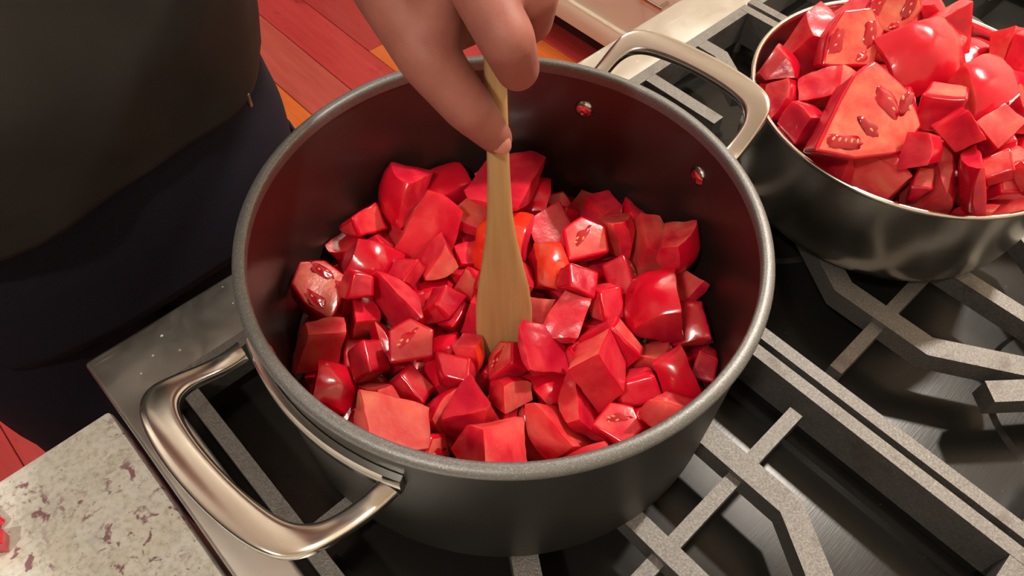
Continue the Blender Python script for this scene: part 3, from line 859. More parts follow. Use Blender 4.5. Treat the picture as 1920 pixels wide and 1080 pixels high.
# settled heaps: pot, filler, shape, scale, place, turn, label
HEAP = [
('A',1,'cube4',0.883,(0.0003, -0.009, 0.0156),(0.007, 0.178, -0.636, 0.751),'cube-cut tomato chunk under the top layer of the dark pot at the spoon'),
('A',1,'cube3',1.032,(0.0059, 0.0312, 0.0345),(0.713, 0.532, 0.257, -0.379),'cube-cut tomato chunk under the top layer of the dark pot left of the spoon'),
('A',1,'wedge0',0.956,(-0.0408, -0.1084, 0.0245),(0.592, 0.034, 0.005, -0.805),'wedge-cut tomato chunk under the top layer of the dark pot by the near rim'),
('A',1,'block4',0.954,(0.0205, 0.0211, 0.0145),(0.486, -0.541, 0.547, -0.415),'skin-backed tomato chunk under the top layer of the dark pot at the spoon'),
('A',1,'strip0',1.019,(-0.046, 0.005, 0.0343),(0.24, -0.594, -0.421, -0.642),'narrow tomato strip under the top layer of the dark pot left of the spoon'),
('A',1,'block0',0.914,(0.0088, -0.009, 0.039),(0.502, -0.724, 0.163, 0.444),'skin-backed tomato chunk under the top layer of the dark pot at the spoon'),
('A',1,'cube0',0.875,(-0.0091, 0.0283, 0.0162),(0.021, -0.775, 0.629, -0.062),'cube-cut tomato chunk under the top layer of the dark pot left of the spoon'),
('A',1,'cube3',0.982,(-0.0276, -0.0206, 0.0217),(0.521, 0.173, 0.07, 0.833),'cube-cut tomato chunk under the top layer of the dark pot at the spoon'),
('A',1,'cube0',1.025,(0.0444, 0.0015, 0.0351),(0.115, 0.073, -0.076, -0.988),'cube-cut tomato chunk under the top layer of the dark pot right of the spoon'),
('A',1,'block1',1.012,(-0.0341, 0.0092, 0.0182),(0.277, -0.206, -0.71, 0.613),'skin-backed tomato chunk under the top layer of the dark pot left of the spoon'),
('A',1,'wedge0',0.981,(0.0476, -0.0502, 0.0333),(0.367, -0.586, 0.532, -0.489),'wedge-cut tomato chunk under the top layer of the dark pot right of the spoon'),
('A',1,'cube0',1.022,(-0.0074, 0.0074, 0.0182),(0.04, -0.624, -0.779, 0.032),'cube-cut tomato chunk under the top layer of the dark pot at the spoon'),
('A',1,'cube0',0.872,(-0.0485, -0.0151, 0.0161),(0.07, -0.27, -0.96, 0.037),'cube-cut tomato chunk under the top layer of the dark pot by the near rim'),
('A',1,'cube0',1.025,(0.0235, -0.0012, 0.0188),(0.532, -0.504, 0.376, -0.567),'cube-cut tomato chunk under the top layer of the dark pot right of the spoon'),
('A',1,'cube2',0.857,(-0.0184, 0.027, 0.0312),(0.127, 0.633, 0.761, -0.059),'cube-cut tomato chunk under the top layer of the dark pot left of the spoon'),
('A',1,'cube1',1.039,(-0.0147, -0.038, 0.0129),(0.077, -0.68, 0.715, 0.143),'cube-cut tomato chunk under the top layer of the dark pot at the spoon'),
('A',1,'cube1',0.854,(0.0426, 0.0165, 0.012),(0.739, -0.024, 0.103, 0.666),'cube-cut tomato chunk under the top layer of the dark pot right of the spoon'),
('A',1,'block2',1.033,(-0.0627, 0.0371, 0.0226),(0.216, -0.099, -0.053, 0.97),'skin-backed tomato chunk under the top layer of the dark pot left of the spoon'),
('A',1,'wedge2',1.043,(0.0167, -0.0263, 0.0176),(0.419, -0.676, 0.257, -0.549),'wedge-cut tomato chunk under the top layer of the dark pot right of the spoon'),
('A',1,'strip0',0.924,(0.0029, 0.0687, 0.0142),(0.403, 0.591, 0.326, -0.618),'narrow tomato strip under the top layer of the dark pot left of the spoon'),
('A',1,'wedge2',0.853,(-0.0683, -0.0263, 0.0334),(0.301, 0.587, 0.443, 0.606),'wedge-cut tomato chunk under the top layer of the dark pot by the near rim'),
('A',1,'block1',0.89,(0.0554, -0.0073, 0.0172),(0.6, -0.632, -0.414, 0.262),'skin-backed tomato chunk under the top layer of the dark pot right of the spoon'),
('A',1,'cube0',0.852,(-0.0336, 0.0342, 0.0148),(0.186, -0.749, -0.045, -0.634),'cube-cut tomato chunk under the top layer of the dark pot left of the spoon'),
('A',1,'block2',0.933,(-0.0008, -0.1007, 0.0311),(0.711, -0.154, -0.552, 0.408),'skin-backed tomato chunk under the top layer of the dark pot by the near rim'),
('A',1,'block0',0.968,(0.0196, 0.0401, 0.0209),(0.342, 0.505, -0.583, -0.538),'skin-backed tomato chunk under the top layer of the dark pot at the spoon'),
('A',1,'block1',1.01,(-0.0728, -0.0198, 0.0163),(0.499, 0.437, 0.564, -0.493),'skin-backed tomato chunk under the top layer of the dark pot by the near rim'),
('A',1,'strip0',1.029,(0.0587, -0.0304, 0.0155),(0.225, -0.738, 0.231, 0.593),'narrow tomato strip under the top layer of the dark pot right of the spoon'),
('A',1,'cube3',0.876,(-0.0144, 0.0446, 0.016),(0.131, 0.288, -0.942, 0.114),'cube-cut tomato chunk under the top layer of the dark pot left of the spoon'),
('A',1,'block3',1.024,(-0.0345, -0.0593, 0.0253),(0.841, 0.355, -0.39, -0.124),'skin-backed tomato chunk under the top layer of the dark pot by the near rim'),
('A',1,'cube3',0.876,(0.0663, -0.0195, 0.0314),(0.799, -0.156, -0.514, 0.269),'cube-cut tomato chunk under the top layer of the dark pot right of the spoon'),
('A',1,'block3',0.851,(-0.0571, 0.0112, 0.0171),(0.431, 0.237, 0.576, 0.654),'skin-backed tomato chunk under the top layer of the dark pot left of the spoon'),
('A',1,'block3',0.911,(0.0218, -0.0919, 0.022),(0.706, -0.137, 0.517, -0.464),'skin-backed tomato chunk under the top layer of the dark pot by the near rim'),
('A',1,'block4',1.042,(0.0475, 0.0408, 0.0349),(0.23, -0.376, 0.513, -0.737),'skin-backed tomato chunk under the top layer of the dark pot at the spoon'),
('A',1,'block0',0.919,(-0.0581, -0.0408, 0.0221),(0.172, 0.795, -0.582, -0.008),'skin-backed tomato chunk under the top layer of the dark pot by the near rim'),
('A',1,'cube0',0.898,(0.0837, -0.0178, 0.0245),(0.721, 0.051, -0.534, 0.438),'cube-cut tomato chunk under the top layer of the dark pot right of the spoon'),
('A',1,'block2',1.008,(-0.0222, 0.052, 0.029),(0.476, 0.6, -0.155, 0.625),'skin-backed tomato chunk under the top layer of the dark pot left of the spoon'),
('A',1,'block3',1.006,(0.0046, -0.0558, 0.0182),(0.336, -0.706, 0.417, -0.463),'skin-backed tomato chunk under the top layer of the dark pot right of the spoon'),
('A',1,'block4',0.996,(0.0458, 0.0256, 0.0199),(0.756, 0.223, -0.565, 0.245),'skin-backed tomato chunk under the top layer of the dark pot at the spoon'),
('A',1,'cube1',1.01,(-0.0759, 0.0001, 0.0359),(0.038, -0.38, -0.201, 0.902),'cube-cut tomato chunk under the top layer of the dark pot left of the spoon'),
('A',1,'block2',0.906,(0.045, -0.0503, 0.0158),(0.547, 0.303, 0.699, -0.347),'skin-backed tomato chunk under the top layer of the dark pot right of the spoon'),
('A',1,'block2',1.017,(0.0227, 0.0963, 0.0226),(0.155, -0.095, 0.019, 0.983),'skin-backed tomato chunk under the top layer of the dark pot left of the spoon'),
('A',1,'cube1',1.031,(-0.076, -0.0626, 0.0165),(0.017, -0.758, 0.178, 0.628),'cube-cut tomato chunk under the top layer of the dark pot by the near rim'),
('A',1,'block1',1.03,(0.0666, 0.0083, 0.0173),(0.658, 0.687, 0.287, 0.114),'skin-backed tomato chunk under the top layer of the dark pot right of the spoon'),
('A',1,'cube2',0.949,(-0.0401, 0.0735, 0.0159),(0.039, -0.776, 0.147, -0.612),'cube-cut tomato chunk under the top layer of the dark pot left of the spoon'),
('A',1,'block4',0.969,(0.0254, -0.0688, 0.0193),(0.089, -0.97, 0.228, 0.013),'skin-backed tomato chunk under the top layer of the dark pot right of the spoon'),
('A',1,'block2',1.022,(0.0259, 0.0539, 0.0225),(0.09, -0.813, -0.575, -0.028),'skin-backed tomato chunk under the top layer of the dark pot left of the spoon'),
('A',1,'cube0',0.996,(-0.0968, -0.0154, 0.018),(0.067, -0.041, -0.996, 0.04),'cube-cut tomato chunk under the top layer of the dark pot by the near rim'),
('A',1,'cube1',1.024,(0.0813, -0.0696, 0.0301),(0.965, 0.024, -0.235, 0.118),'cube-cut tomato chunk under the top layer of the dark pot right of the spoon'),
('A',1,'cube0',0.898,(-0.0153, 0.0813, 0.0172),(0.42, -0.459, 0.606, 0.495),'cube-cut tomato chunk under the top layer of the dark pot left of the spoon'),
('A',1,'strip0',0.968,(-0.0399, -0.084, 0.0181),(0.683, -0.529, 0.499, -0.064),'narrow tomato strip under the top layer of the dark pot by the near rim'),
('A',1,'block2',1.008,(0.0713, 0.0294, 0.0417),(0.722, 0.2, 0.656, -0.095),'skin-backed tomato chunk under the top layer of the dark pot right of the spoon'),
('A',1,'cube1',0.954,(-0.0738, 0.0148, 0.0179),(0.704, -0.521, -0.379, 0.298),'cube-cut tomato chunk under the top layer of the dark pot left of the spoon'),
('A',1,'cube0',0.901,(0.0562, -0.0762, 0.0169),(0.036, 0.29, -0.954, 0.069),'cube-cut tomato chunk under the top layer of the dark pot right of the spoon'),
('A',1,'wedge2',1.019,(0.0434, 0.1078, 0.0354),(0.546, 0.352, -0.608, 0.456),'wedge-cut tomato chunk under the top layer of the dark pot by the far wall'),
('A',1,'cube4',0.917,(-0.0589, -0.0593, 0.0174),(0.632, 0.762, 0.107, -0.087),'cube-cut tomato chunk under the top layer of the dark pot by the near rim'),
('A',1,'block2',0.943,(0.0868, 0.0146, 0.0205),(0.027, 0.094, 0.025, -0.995),'skin-backed tomato chunk under the top layer of the dark pot right of the spoon'),
('A',1,'wedge0',0.968,(-0.0374, 0.0881, 0.039),(0.053, 0.675, -0.533, 0.508),'wedge-cut tomato chunk under the top layer of the dark pot left of the spoon'),
('A',1,'cube4',1.021,(0.0012, -0.0774, 0.0154),(0.084, -0.768, 0.625, -0.111),'cube-cut tomato chunk under the top layer of the dark pot by the near rim'),
('A',1,'block3',0.883,(0.0529, 0.0618, 0.0175),(0.549, -0.806, 0.03, -0.218),'skin-backed tomato chunk under the top layer of the dark pot at the spoon'),
('A',1,'block3',0.985,(-0.0918, -0.0003, 0.0385),(0.043, 0.189, 0.464, 0.864),'skin-backed tomato chunk under the top layer of the dark pot by the near rim'),
('A',1,'block2',0.917,(0.078, -0.0485, 0.0222),(0.639, 0.689, -0.182, -0.288),'skin-backed tomato chunk under the top layer of the dark pot right of the spoon'),
('A',1,'cube0',0.884,(-0.0348, 0.0996, 0.0169),(0.004, -0.631, 0.773, -0.065),'cube-cut tomato chunk under the top layer of the dark pot left of the spoon'),
('A',1,'block1',0.999,(-0.0909, -0.0472, 0.0174),(0.075, -0.095, 0.737, 0.665),'skin-backed tomato chunk under the top layer of the dark pot by the near rim'),
('A',1,'wedge0',0.875,(0.0704, 0.0435, 0.0225),(0.571, 0.178, 0.695, -0.398),'wedge-cut tomato chunk under the top layer of the dark pot right of the spoon'),
('A',1,'cube4',0.969,(-0.0801, 0.0485, 0.0172),(0.676, -0.084, -0.703, -0.205),'cube-cut tomato chunk under the top layer of the dark pot left of the spoon'),
('A',1,'block0',1.016,(0.0443, -0.0884, 0.0333),(0.885, -0.38, 0.21, 0.169),'skin-backed tomato chunk under the top layer of the dark pot right of the spoon'),
('A',1,'cube2',0.995,(0.0306, 0.0739, 0.0179),(0.074, 0.082, -0.749, 0.653),'cube-cut tomato chunk under the top layer of the dark pot left of the spoon'),
('A',1,'cube3',1.001,(-0.0976, -0.0696, 0.0153),(0.486, -0.213, -0.046, 0.846),'cube-cut tomato chunk under the top layer of the dark pot by the near rim'),
('A',1,'cube3',1.035,(0.0971, -0.008, 0.0169),(0.043, -0.665, -0.31, -0.678),'cube-cut tomato chunk under the top layer of the dark pot right of the spoon'),
('A',1,'block3',0.959,(-0.0773, 0.0761, 0.0158),(0.386, -0.659, -0.448, -0.465),'skin-backed tomato chunk under the top layer of the dark pot left of the spoon'),
('A',1,'cube1',0.918,(-0.0231, -0.0887, 0.0151),(0.094, 0.35, -0.08, -0.928),'cube-cut tomato chunk under the top layer of the dark pot by the near rim'),
('A',1,'block4',0.889,(0.071, 0.0726, 0.0285),(0.621, 0.73, -0.219, 0.184),'skin-backed tomato chunk under the top layer of the dark pot by the far wall'),
('A',1,'cube0',0.959,(-0.1, 0.0145, 0.0199),(0.18, 0.154, -0.609, -0.757),'cube-cut tomato chunk under the top layer of the dark pot by the near rim'),
('A',1,'block0',0.936,(0.0941, -0.0684, 0.0179),(0.553, -0.458, 0.691, 0.081),'skin-backed tomato chunk under the top layer of the dark pot right of the spoon'),
('A',1,'block3',0.951,(-0.0301, 0.1203, 0.0233),(0.145, -0.781, 0.607, 0.035),'skin-backed tomato chunk under the top layer of the dark pot left of the spoon'),
('A',1,'block4',0.96,(-0.0607, -0.0796, 0.0165),(0.32, 0.338, 0.678, 0.568),'skin-backed tomato chunk under the top layer of the dark pot by the near rim'),
('A',1,'cube0',1.046,(0.1137, 0.0303, 0.0213),(0.513, -0.47, 0.326, -0.64),'cube-cut tomato chunk under the top layer of the dark pot by the far wall'),
('A',1,'cube1',1.045,(-0.0891, 0.0299, 0.0174),(0.66, -0.15, 0.662, 0.322),'cube-cut tomato chunk under the top layer of the dark pot left of the spoon'),
('A',1,'block2',0.991,(0.0323, -0.1121, 0.0171),(0.399, -0.713, 0.418, 0.396),'skin-backed tomato chunk under the top layer of the dark pot by the near rim'),
('A',1,'cube0',0.918,(0.0517, 0.09, 0.0163),(0.198, 0.707, 0.05, -0.677),'cube-cut tomato chunk under the top layer of the dark pot by the far wall'),
('A',1,'cube0',0.891,(-0.1167, -0.0201, 0.0171),(0.178, -0.706, 0.075, -0.682),'cube-cut tomato chunk under the top layer of the dark pot by the near rim'),
('A',1,'cube0',0.953,(0.1054, -0.0343, 0.0176),(0.021, 0.434, -0.898, 0.073),'cube-cut tomato chunk under the top layer of the dark pot right of the spoon'),
('A',1,'cube3',0.883,(-0.0694, 0.1003, 0.0165),(0.013, 0.956, -0.251, 0.153),'cube-cut tomato chunk under the top layer of the dark pot left of the spoon'),
('A',1,'cube0',0.909,(-0.0177, -0.1167, 0.0231),(0.697, 0.675, -0.239, 0.043),'cube-cut tomato chunk under the top layer of the dark pot by the near rim'),
('A',1,'block0',1.014,(0.0857, 0.069, 0.0145),(0.262, 0.517, -0.243, 0.778),'skin-backed tomato chunk under the top layer of the dark pot by the far wall'),
('A',1,'block2',0.974,(-0.1205, 0.0116, 0.0217),(0.833, -0.527, -0.157, -0.05),'skin-backed tomato chunk under the top layer of the dark pot by the near rim'),
('A',1,'cube2',1.036,(0.0755, -0.0952, 0.0194),(0.207, 0.715, 0.597, -0.299),'cube-cut tomato chunk under the top layer of the dark pot right of the spoon'),
('A',1,'wedge0',1.005,(-0.003, 0.1098, 0.0176),(0.668, -0.702, -0.155, -0.193),'wedge-cut tomato chunk under the top layer of the dark pot left of the spoon'),
('A',1,'cube2',1.034,(-0.0797, -0.0869, 0.019),(0.589, -0.706, 0.217, -0.328),'cube-cut tomato chunk under the top layer of the dark pot by the near rim'),
('A',1,'cube0',1.046,(0.1081, 0.0149, 0.0362),(0.502, 0.581, 0.58, 0.273),'cube-cut tomato chunk under the top layer of the dark pot by the far wall'),
('A',1,'cube0',0.95,(-0.0977, 0.0581, 0.0178),(0.952, -0.077, -0.005, -0.297),'cube-cut tomato chunk under the top layer of the dark pot left of the spoon'),
('A',1,'cube0',1.048,(0.0043, -0.1204, 0.0267),(0.64, -0.366, 0.552, -0.389),'cube-cut tomato chunk under the top layer of the dark pot by the near rim'),
('A',1,'cube4',0.874,(0.0719, 0.0964, 0.0184),(0.456, -0.623, 0.261, 0.579),'cube-cut tomato chunk under the top layer of the dark pot by the far wall'),
('A',1,'cube0',0.885,(-0.1095, -0.0466, 0.0184),(0.045, -0.08, 0.995, -0.035),'cube-cut tomato chunk under the top layer of the dark pot by the near rim'),
('A',1,'block0',0.85,(0.1029, -0.058, 0.0348),(0.561, -0.71, 0.421, 0.064),'skin-backed tomato chunk under the top layer of the dark pot right of the spoon'),
('A',1,'cube1',1.032,(-0.0532, 0.1024, 0.0212),(0.414, 0.413, -0.615, -0.53),'cube-cut tomato chunk under the top layer of the dark pot left of the spoon'),
('A',1,'cube2',0.882,(-0.0628, -0.1036, 0.0186),(0.339, 0.434, -0.663, -0.507),'cube-cut tomato chunk under the top layer of the dark pot by the near rim'),
('A',1,'cube3',0.949,(0.1059, 0.0541, 0.018),(0.694, 0.104, 0.708, -0.076),'cube-cut tomato chunk under the top layer of the dark pot by the far wall'),
('A',1,'cube4',0.982,(-0.1133, 0.0373, 0.0182),(0.258, -0.618, 0.239, 0.703),'cube-cut tomato chunk under the top layer of the dark pot by the near rim'),
('A',1,'cube1',0.889,(0.0565, -0.1031, 0.017),(0.071, -0.768, -0.074, -0.632),'cube-cut tomato chunk under the top layer of the dark pot right of the spoon'),
('A',1,'cube1',0.922,(0.0245, 0.1236, 0.0223),(0.256, -0.512, -0.629, -0.526),'cube-cut tomato chunk under the top layer of the dark pot by the far wall'),
('A',1,'strip0',0.932,(-0.0943, -0.0695, 0.035),(0.622, 0.217, 0.726, -0.196),'narrow tomato strip under the top layer of the dark pot by the near rim'),
('A',1,'block0',1.022,(0.1235, -0.0088, 0.0281),(0.121, 0.044, -0.744, -0.655),'skin-backed tomato chunk under the top layer of the dark pot right of the spoon'),
('A',1,'cube0',0.926,(-0.0567, 0.0804, 0.0284),(0.583, -0.228, 0.186, -0.757),'cube-cut tomato chunk under the top layer of the dark pot left of the spoon'),
('B',1,'cube1',1.397,(0.3377, -0.0826, 0.0125),(0.052, -0.796, 0.593, 0.11),'cube-cut tomato chunk under the top layer of the steel pot by the near rim'),
('B',1,'block4',1.375,(0.3143, -0.0617, 0.0201),(0.389, 0.696, 0.316, -0.514),'skin-backed tomato chunk under the top layer of the steel pot left of the middle'),
('B',1,'block0',1.391,(0.3339, -0.1306, 0.0257),(0.659, 0.741, 0.129, 0.024),'skin-backed tomato chunk under the top layer of the steel pot by the near rim'),
('B',1,'block2',1.113,(0.3469, -0.046, 0.0215),(0.39, -0.867, -0.07, 0.302),'skin-backed tomato chunk under the top layer of the steel pot left of the middle'),
('B',1,'wedge0',1.23,(0.2788, -0.1052, 0.0275),(0.078, 0.514, 0.209, -0.828),'wedge-cut tomato chunk under the top layer of the steel pot by the near rim'),
('B',1,'wedge2',1.209,(0.3604, -0.1089, 0.0211),(0.481, -0.57, -0.556, -0.367),'wedge-cut tomato chunk under the top layer of the steel pot right of the middle'),
('B',1,'cube3',1.35,(0.3209, -0.0288, 0.0155),(0.465, 0.07, 0.262, -0.843),'cube-cut tomato chunk under the top layer of the steel pot left of the middle'),
('B',1,'cube1',1.124,(0.2903, -0.1383, 0.0127),(0.706, -0.003, 0.133, 0.695),'cube-cut tomato chunk under the top layer of the steel pot by the near rim'),
('B',1,'block1',1.24,(0.3664, -0.0707, 0.022),(0.237, 0.0, -0.207, -0.949),'skin-backed tomato chunk under the top layer of the steel pot right of the middle'),
('B',1,'cube4',1.245,(0.2923, -0.046, 0.018),(0.381, -0.483, 0.463, -0.638),'cube-cut tomato chunk under the top layer of the steel pot left of the middle'),
('B',1,'wedge2',1.348,(0.3647, -0.1533, 0.0376),(0.233, -0.714, -0.302, 0.588),'wedge-cut tomato chunk under the top layer of the steel pot by the near rim'),
('B',1,'block4',1.198,(0.3618, -0.0032, 0.0214),(0.606, -0.023, 0.006, 0.795),'skin-backed tomato chunk under the top layer of the steel pot left of the middle'),
('B',1,'cube0',1.119,(0.2623, -0.1417, 0.0215),(0.393, 0.397, 0.541, 0.63),'cube-cut tomato chunk under the top layer of the steel pot by the near rim'),
('B',1,'cube2',1.177,(0.393, -0.0884, 0.0211),(0.606, 0.732, -0.286, -0.122),'cube-cut tomato chunk under the top layer of the steel pot right of the middle'),
('B',1,'cube2',1.215,(0.2976, -0.0175, 0.0162),(0.995, 0.04, 0.087, 0.012),'cube-cut tomato chunk under the top layer of the steel pot left of the middle'),
('B',1,'block0',1.148,(0.3258, -0.1665, 0.0235),(0.374, 0.507, -0.596, -0.498),'skin-backed tomato chunk under the top layer of the steel pot by the near rim'),
('B',1,'block4',1.373,(0.3692, -0.0354, 0.014),(0.443, 0.663, -0.406, 0.447),'skin-backed tomato chunk under the top layer of the steel pot left of the middle'),
('B',1,'wedge0',1.171,(0.239, -0.1122, 0.0333),(0.006, -0.372, 0.738, 0.563),'wedge-cut tomato chunk under the top layer of the steel pot by the near rim'),
('B',1,'block0',1.347,(0.4045, -0.1242, 0.0309),(0.182, -0.16, -0.693, -0.679),'skin-backed tomato chunk under the top layer of the steel pot right of the middle'),
('B',1,'block3',1.282,(0.3317, -0.0039, 0.0251),(0.182, -0.822, -0.504, -0.191),'skin-backed tomato chunk under the top layer of the steel pot left of the middle'),
('B',1,'cube4',1.145,(0.2848, -0.1647, 0.0186),(0.033, -0.786, -0.584, 0.199),'cube-cut tomato chunk under the top layer of the steel pot by the near rim'),
('B',1,'wedge2',1.218,(0.3985, -0.0518, 0.0206),(0.449, 0.6, -0.527, 0.401),'wedge-cut tomato chunk under the top layer of the steel pot right of the middle'),
('B',1,'block3',1.323,(0.2581, -0.0616, 0.0167),(0.063, -0.803, -0.086, -0.586),'skin-backed tomato chunk under the top layer of the steel pot by the near rim'),
('B',1,'cube0',1.356,(0.3402, -0.0709, 0.0457),(0.916, -0.09, 0.259, 0.293),'cube-cut tomato chunk under the top layer of the steel pot left of the middle'),
('B',1,'cube0',1.106,(0.3167, -0.0443, 0.0492),(0.465, -0.501, -0.368, 0.631),'cube-cut tomato chunk under the top layer of the steel pot left of the middle'),
('B',1,'strip0',1.226,(0.3153, -0.0942, 0.0229),(0.177, 0.939, 0.05, -0.29),'narrow tomato strip under the top layer of the steel pot by the near rim'),
('B',1,'cube0',1.205,(0.3457, -0.0214, 0.0596),(0.724, -0.577, 0.373, -0.059),'cube-cut tomato chunk under the top layer of the steel pot left of the middle'),
('B',1,'cube3',1.34,(0.2901, -0.0743, 0.0315),(0.414, -0.39, -0.821, -0.047),'cube-cut tomato chunk under the top layer of the steel pot by the near rim'),
('B',1,'wedge2',1.223,(0.3726, -0.0912, 0.0565),(0.984, -0.17, 0.035, -0.044),'wedge-cut tomato chunk under the top layer of the steel pot right of the middle'),
('B',1,'block3',1.332,(0.3018, -0.0205, 0.0443),(0.58, 0.293, -0.365, -0.666),'skin-backed tomato chunk under the top layer of the steel pot left of the middle'),
('B',1,'cube0',1.239,(0.3044, -0.1266, 0.0263),(0.353, 0.58, -0.71, 0.187),'cube-cut tomato chunk under the top layer of the steel pot by the near rim'),
('B',1,'block1',1.372,(0.377, -0.0584, 0.0526),(0.818, -0.282, 0.502, -0.005),'skin-backed tomato chunk under the top layer of the steel pot right of the middle'),
('B',1,'cube2',1.385,(0.2777, -0.0502, 0.0472),(0.929, -0.143, -0.333, -0.08),'cube-cut tomato chunk under the top layer of the steel pot left of the middle'),
('B',1,'wedge0',1.338,(0.3049, -0.1373, 0.0591),(0.135, -0.849, 0.145, -0.49),'wedge-cut tomato chunk under the top layer of the steel pot by the near rim'),
('B',1,'cube3',1.377,(0.3519, 0.0105, 0.0446),(0.23, -0.6, 0.06, 0.764),'cube-cut tomato chunk under the top layer of the steel pot left of the middle'),
('B',1,'cube1',1.188,(0.2551, -0.1445, 0.0418),(0.006, -0.87, -0.491, -0.032),'cube-cut tomato chunk under the top layer of the steel pot by the near rim'),
('B',1,'block4',1.305,(0.411, -0.0816, 0.0298),(0.97, -0.069, -0.217, 0.089),'skin-backed tomato chunk under the top layer of the steel pot right of the middle'),
('B',1,'cube1',1.249,(0.2724, -0.0023, 0.0236),(0.312, 0.757, -0.561, -0.125),'cube-cut tomato chunk under the top layer of the steel pot left of the middle'),
('B',1,'block0',1.3,(0.3097, -0.1797, 0.0476),(0.471, -0.712, -0.497, 0.157),'skin-backed tomato chunk under the top layer of the steel pot by the near rim'),
('B',1,'wedge2',1.186,(0.3832, -0.0173, 0.0381),(0.723, 0.546, 0.268, 0.327),'wedge-cut tomato chunk under the top layer of the steel pot left of the middle'),
('B',1,'cube1',1.264,(0.2596, -0.0884, 0.0375),(0.18, 0.69, -0.683, 0.157),'cube-cut tomato chunk under the top layer of the steel pot by the near rim'),
('B',1,'cube0',1.162,(0.4083, -0.097, 0.0632),(0.593, 0.397, 0.357, -0.603),'cube-cut tomato chunk under the top layer of the steel pot right of the middle'),
('B',1,'block3',1.298,(0.2984, 0.007, 0.0317),(0.203, 0.855, 0.134, 0.457),'skin-backed tomato chunk under the top layer of the steel pot left of the middle'),
('B',1,'strip0',1.286,(0.2779, -0.1584, 0.0475),(0.749, 0.054, -0.411, 0.516),'narrow tomato strip under the top layer of the steel pot by the near rim'),
('B',1,'block3',1.204,(0.4156, -0.057, 0.0528),(0.941, 0.323, 0.088, -0.058),'skin-backed tomato chunk under the top layer of the steel pot towards the far rim'),
('B',1,'block1',1.154,(0.2627, -0.0282, 0.0166),(0.853, -0.038, 0.519, 0.036),'skin-backed tomato chunk under the top layer of the steel pot by the near rim'),
('B',1,'strip0',1.241,(0.3824, -0.1192, 0.0849),(0.51, -0.21, 0.759, -0.345),'narrow tomato strip under the top layer of the steel pot right of the middle'),
('B',1,'block3',1.16,(0.3224, -0.0462, 0.0772),(0.774, 0.274, -0.512, 0.252),'skin-backed tomato chunk under the top layer of the steel pot left of the middle'),
('B',1,'cube2',1.396,(0.3319, -0.106, 0.0547),(0.215, -0.62, 0.708, -0.263),'cube-cut tomato chunk under the top layer of the steel pot right of the middle'),
('B',1,'cube0',1.255,(0.3509, -0.0586, 0.0674),(0.083, 0.826, 0.005, 0.557),'cube-cut tomato chunk under the top layer of the steel pot right of the middle'),
('B',1,'cube0',1.39,(0.3043, -0.0688, 0.0552),(0.704, 0.557, -0.378, 0.228),'cube-cut tomato chunk under the top layer of the steel pot left of the middle'),
('B',1,'block0',1.146,(0.3917, -0.1509, 0.0719),(0.797, -0.222, 0.116, -0.549),'skin-backed tomato chunk under the top layer of the steel pot right of the middle'),
('B',1,'cube4',1.267,(0.3203, 0.0045, 0.0529),(0.144, -0.96, -0.169, -0.17),'cube-cut tomato chunk under the top layer of the steel pot left of the middle'),
('B',1,'cube3',1.143,(0.302, -0.1089, 0.048),(0.707, 0.222, -0.552, -0.383),'cube-cut tomato chunk under the top layer of the steel pot by the near rim'),
('B',1,'cube1',1.181,(0.3647, -0.0297, 0.0482),(0.33, -0.213, -0.387, 0.834),'cube-cut tomato chunk under the top layer of the steel pot left of the middle'),
('B',1,'block1',1.327,(0.2365, -0.079, 0.0483),(0.002, -0.863, 0.092, 0.496),'skin-backed tomato chunk under the top layer of the steel pot by the near rim'),
('B',1,'block4',1.385,(0.3767, -0.1326, 0.0618),(0.504, -0.84, -0.09, 0.181),'skin-backed tomato chunk under the top layer of the steel pot right of the middle'),
('B',1,'cube0',1.203,(0.3497, 0.0121, 0.0761),(0.458, 0.138, -0.609, -0.632),'cube-cut tomato chunk under the top layer of the steel pot towards the far rim'),
('B',1,'wedge2',1.297,(0.2751, -0.0896, 0.0579),(0.142, -0.66, 0.388, -0.627),'wedge-cut tomato chunk under the top layer of the steel pot by the near rim'),
('B',1,'strip0',1.287,(0.4088, -0.0786, 0.0782),(0.72, -0.107, -0.675, 0.12),'narrow tomato strip under the top layer of the steel pot towards the far rim'),
('B',1,'block3',1.35,(0.2439, -0.0358, 0.0347),(0.893, 0.188, -0.407, 0.039),'skin-backed tomato chunk under the top layer of the steel pot by the near rim'),
('B',1,'cube0',1.107,(0.3423, -0.1749, 0.0528),(0.532, 0.731, -0.199, 0.378),'cube-cut tomato chunk under the top layer of the steel pot by the near rim'),
('B',1,'cube2',1.381,(0.3761, -0.0072, 0.0684),(0.579, 0.171, -0.045, -0.796),'cube-cut tomato chunk under the top layer of the steel pot towards the far rim'),
('B',1,'cube2',1.138,(0.2285, -0.0793, 0.0179),(0.056, 0.65, -0.148, -0.743),'cube-cut tomato chunk under the top layer of the steel pot by the near rim'),
('B',1,'block1',1.133,(0.3983, -0.123, 0.0534),(0.07, 0.4, -0.128, 0.905),'skin-backed tomato chunk under the top layer of the steel pot right of the middle'),
('B',1,'wedge2',1.339,(0.2623, -0.0062, 0.0549),(0.518, -0.474, -0.025, -0.712),'wedge-cut tomato chunk under the top layer of the steel pot left of the middle'),
('B',1,'block3',1.257,(0.4024, -0.0323, 0.0782),(0.517, -0.279, -0.082, 0.805),'skin-backed tomato chunk under the top layer of the steel pot towards the far rim'),
('B',1,'cube1',1.229,(0.2286, -0.0476, 0.0231),(0.41, -0.58, -0.604, 0.363),'cube-cut tomato chunk under the top layer of the steel pot by the near rim'),
('A',0,'pale0',1.127,(-0.0189, 0.12, 0.0426),(0.177, 0.6, 0.689, -0.365),'pale faceted tomato chunk at the left edge of the dark pot heap'),
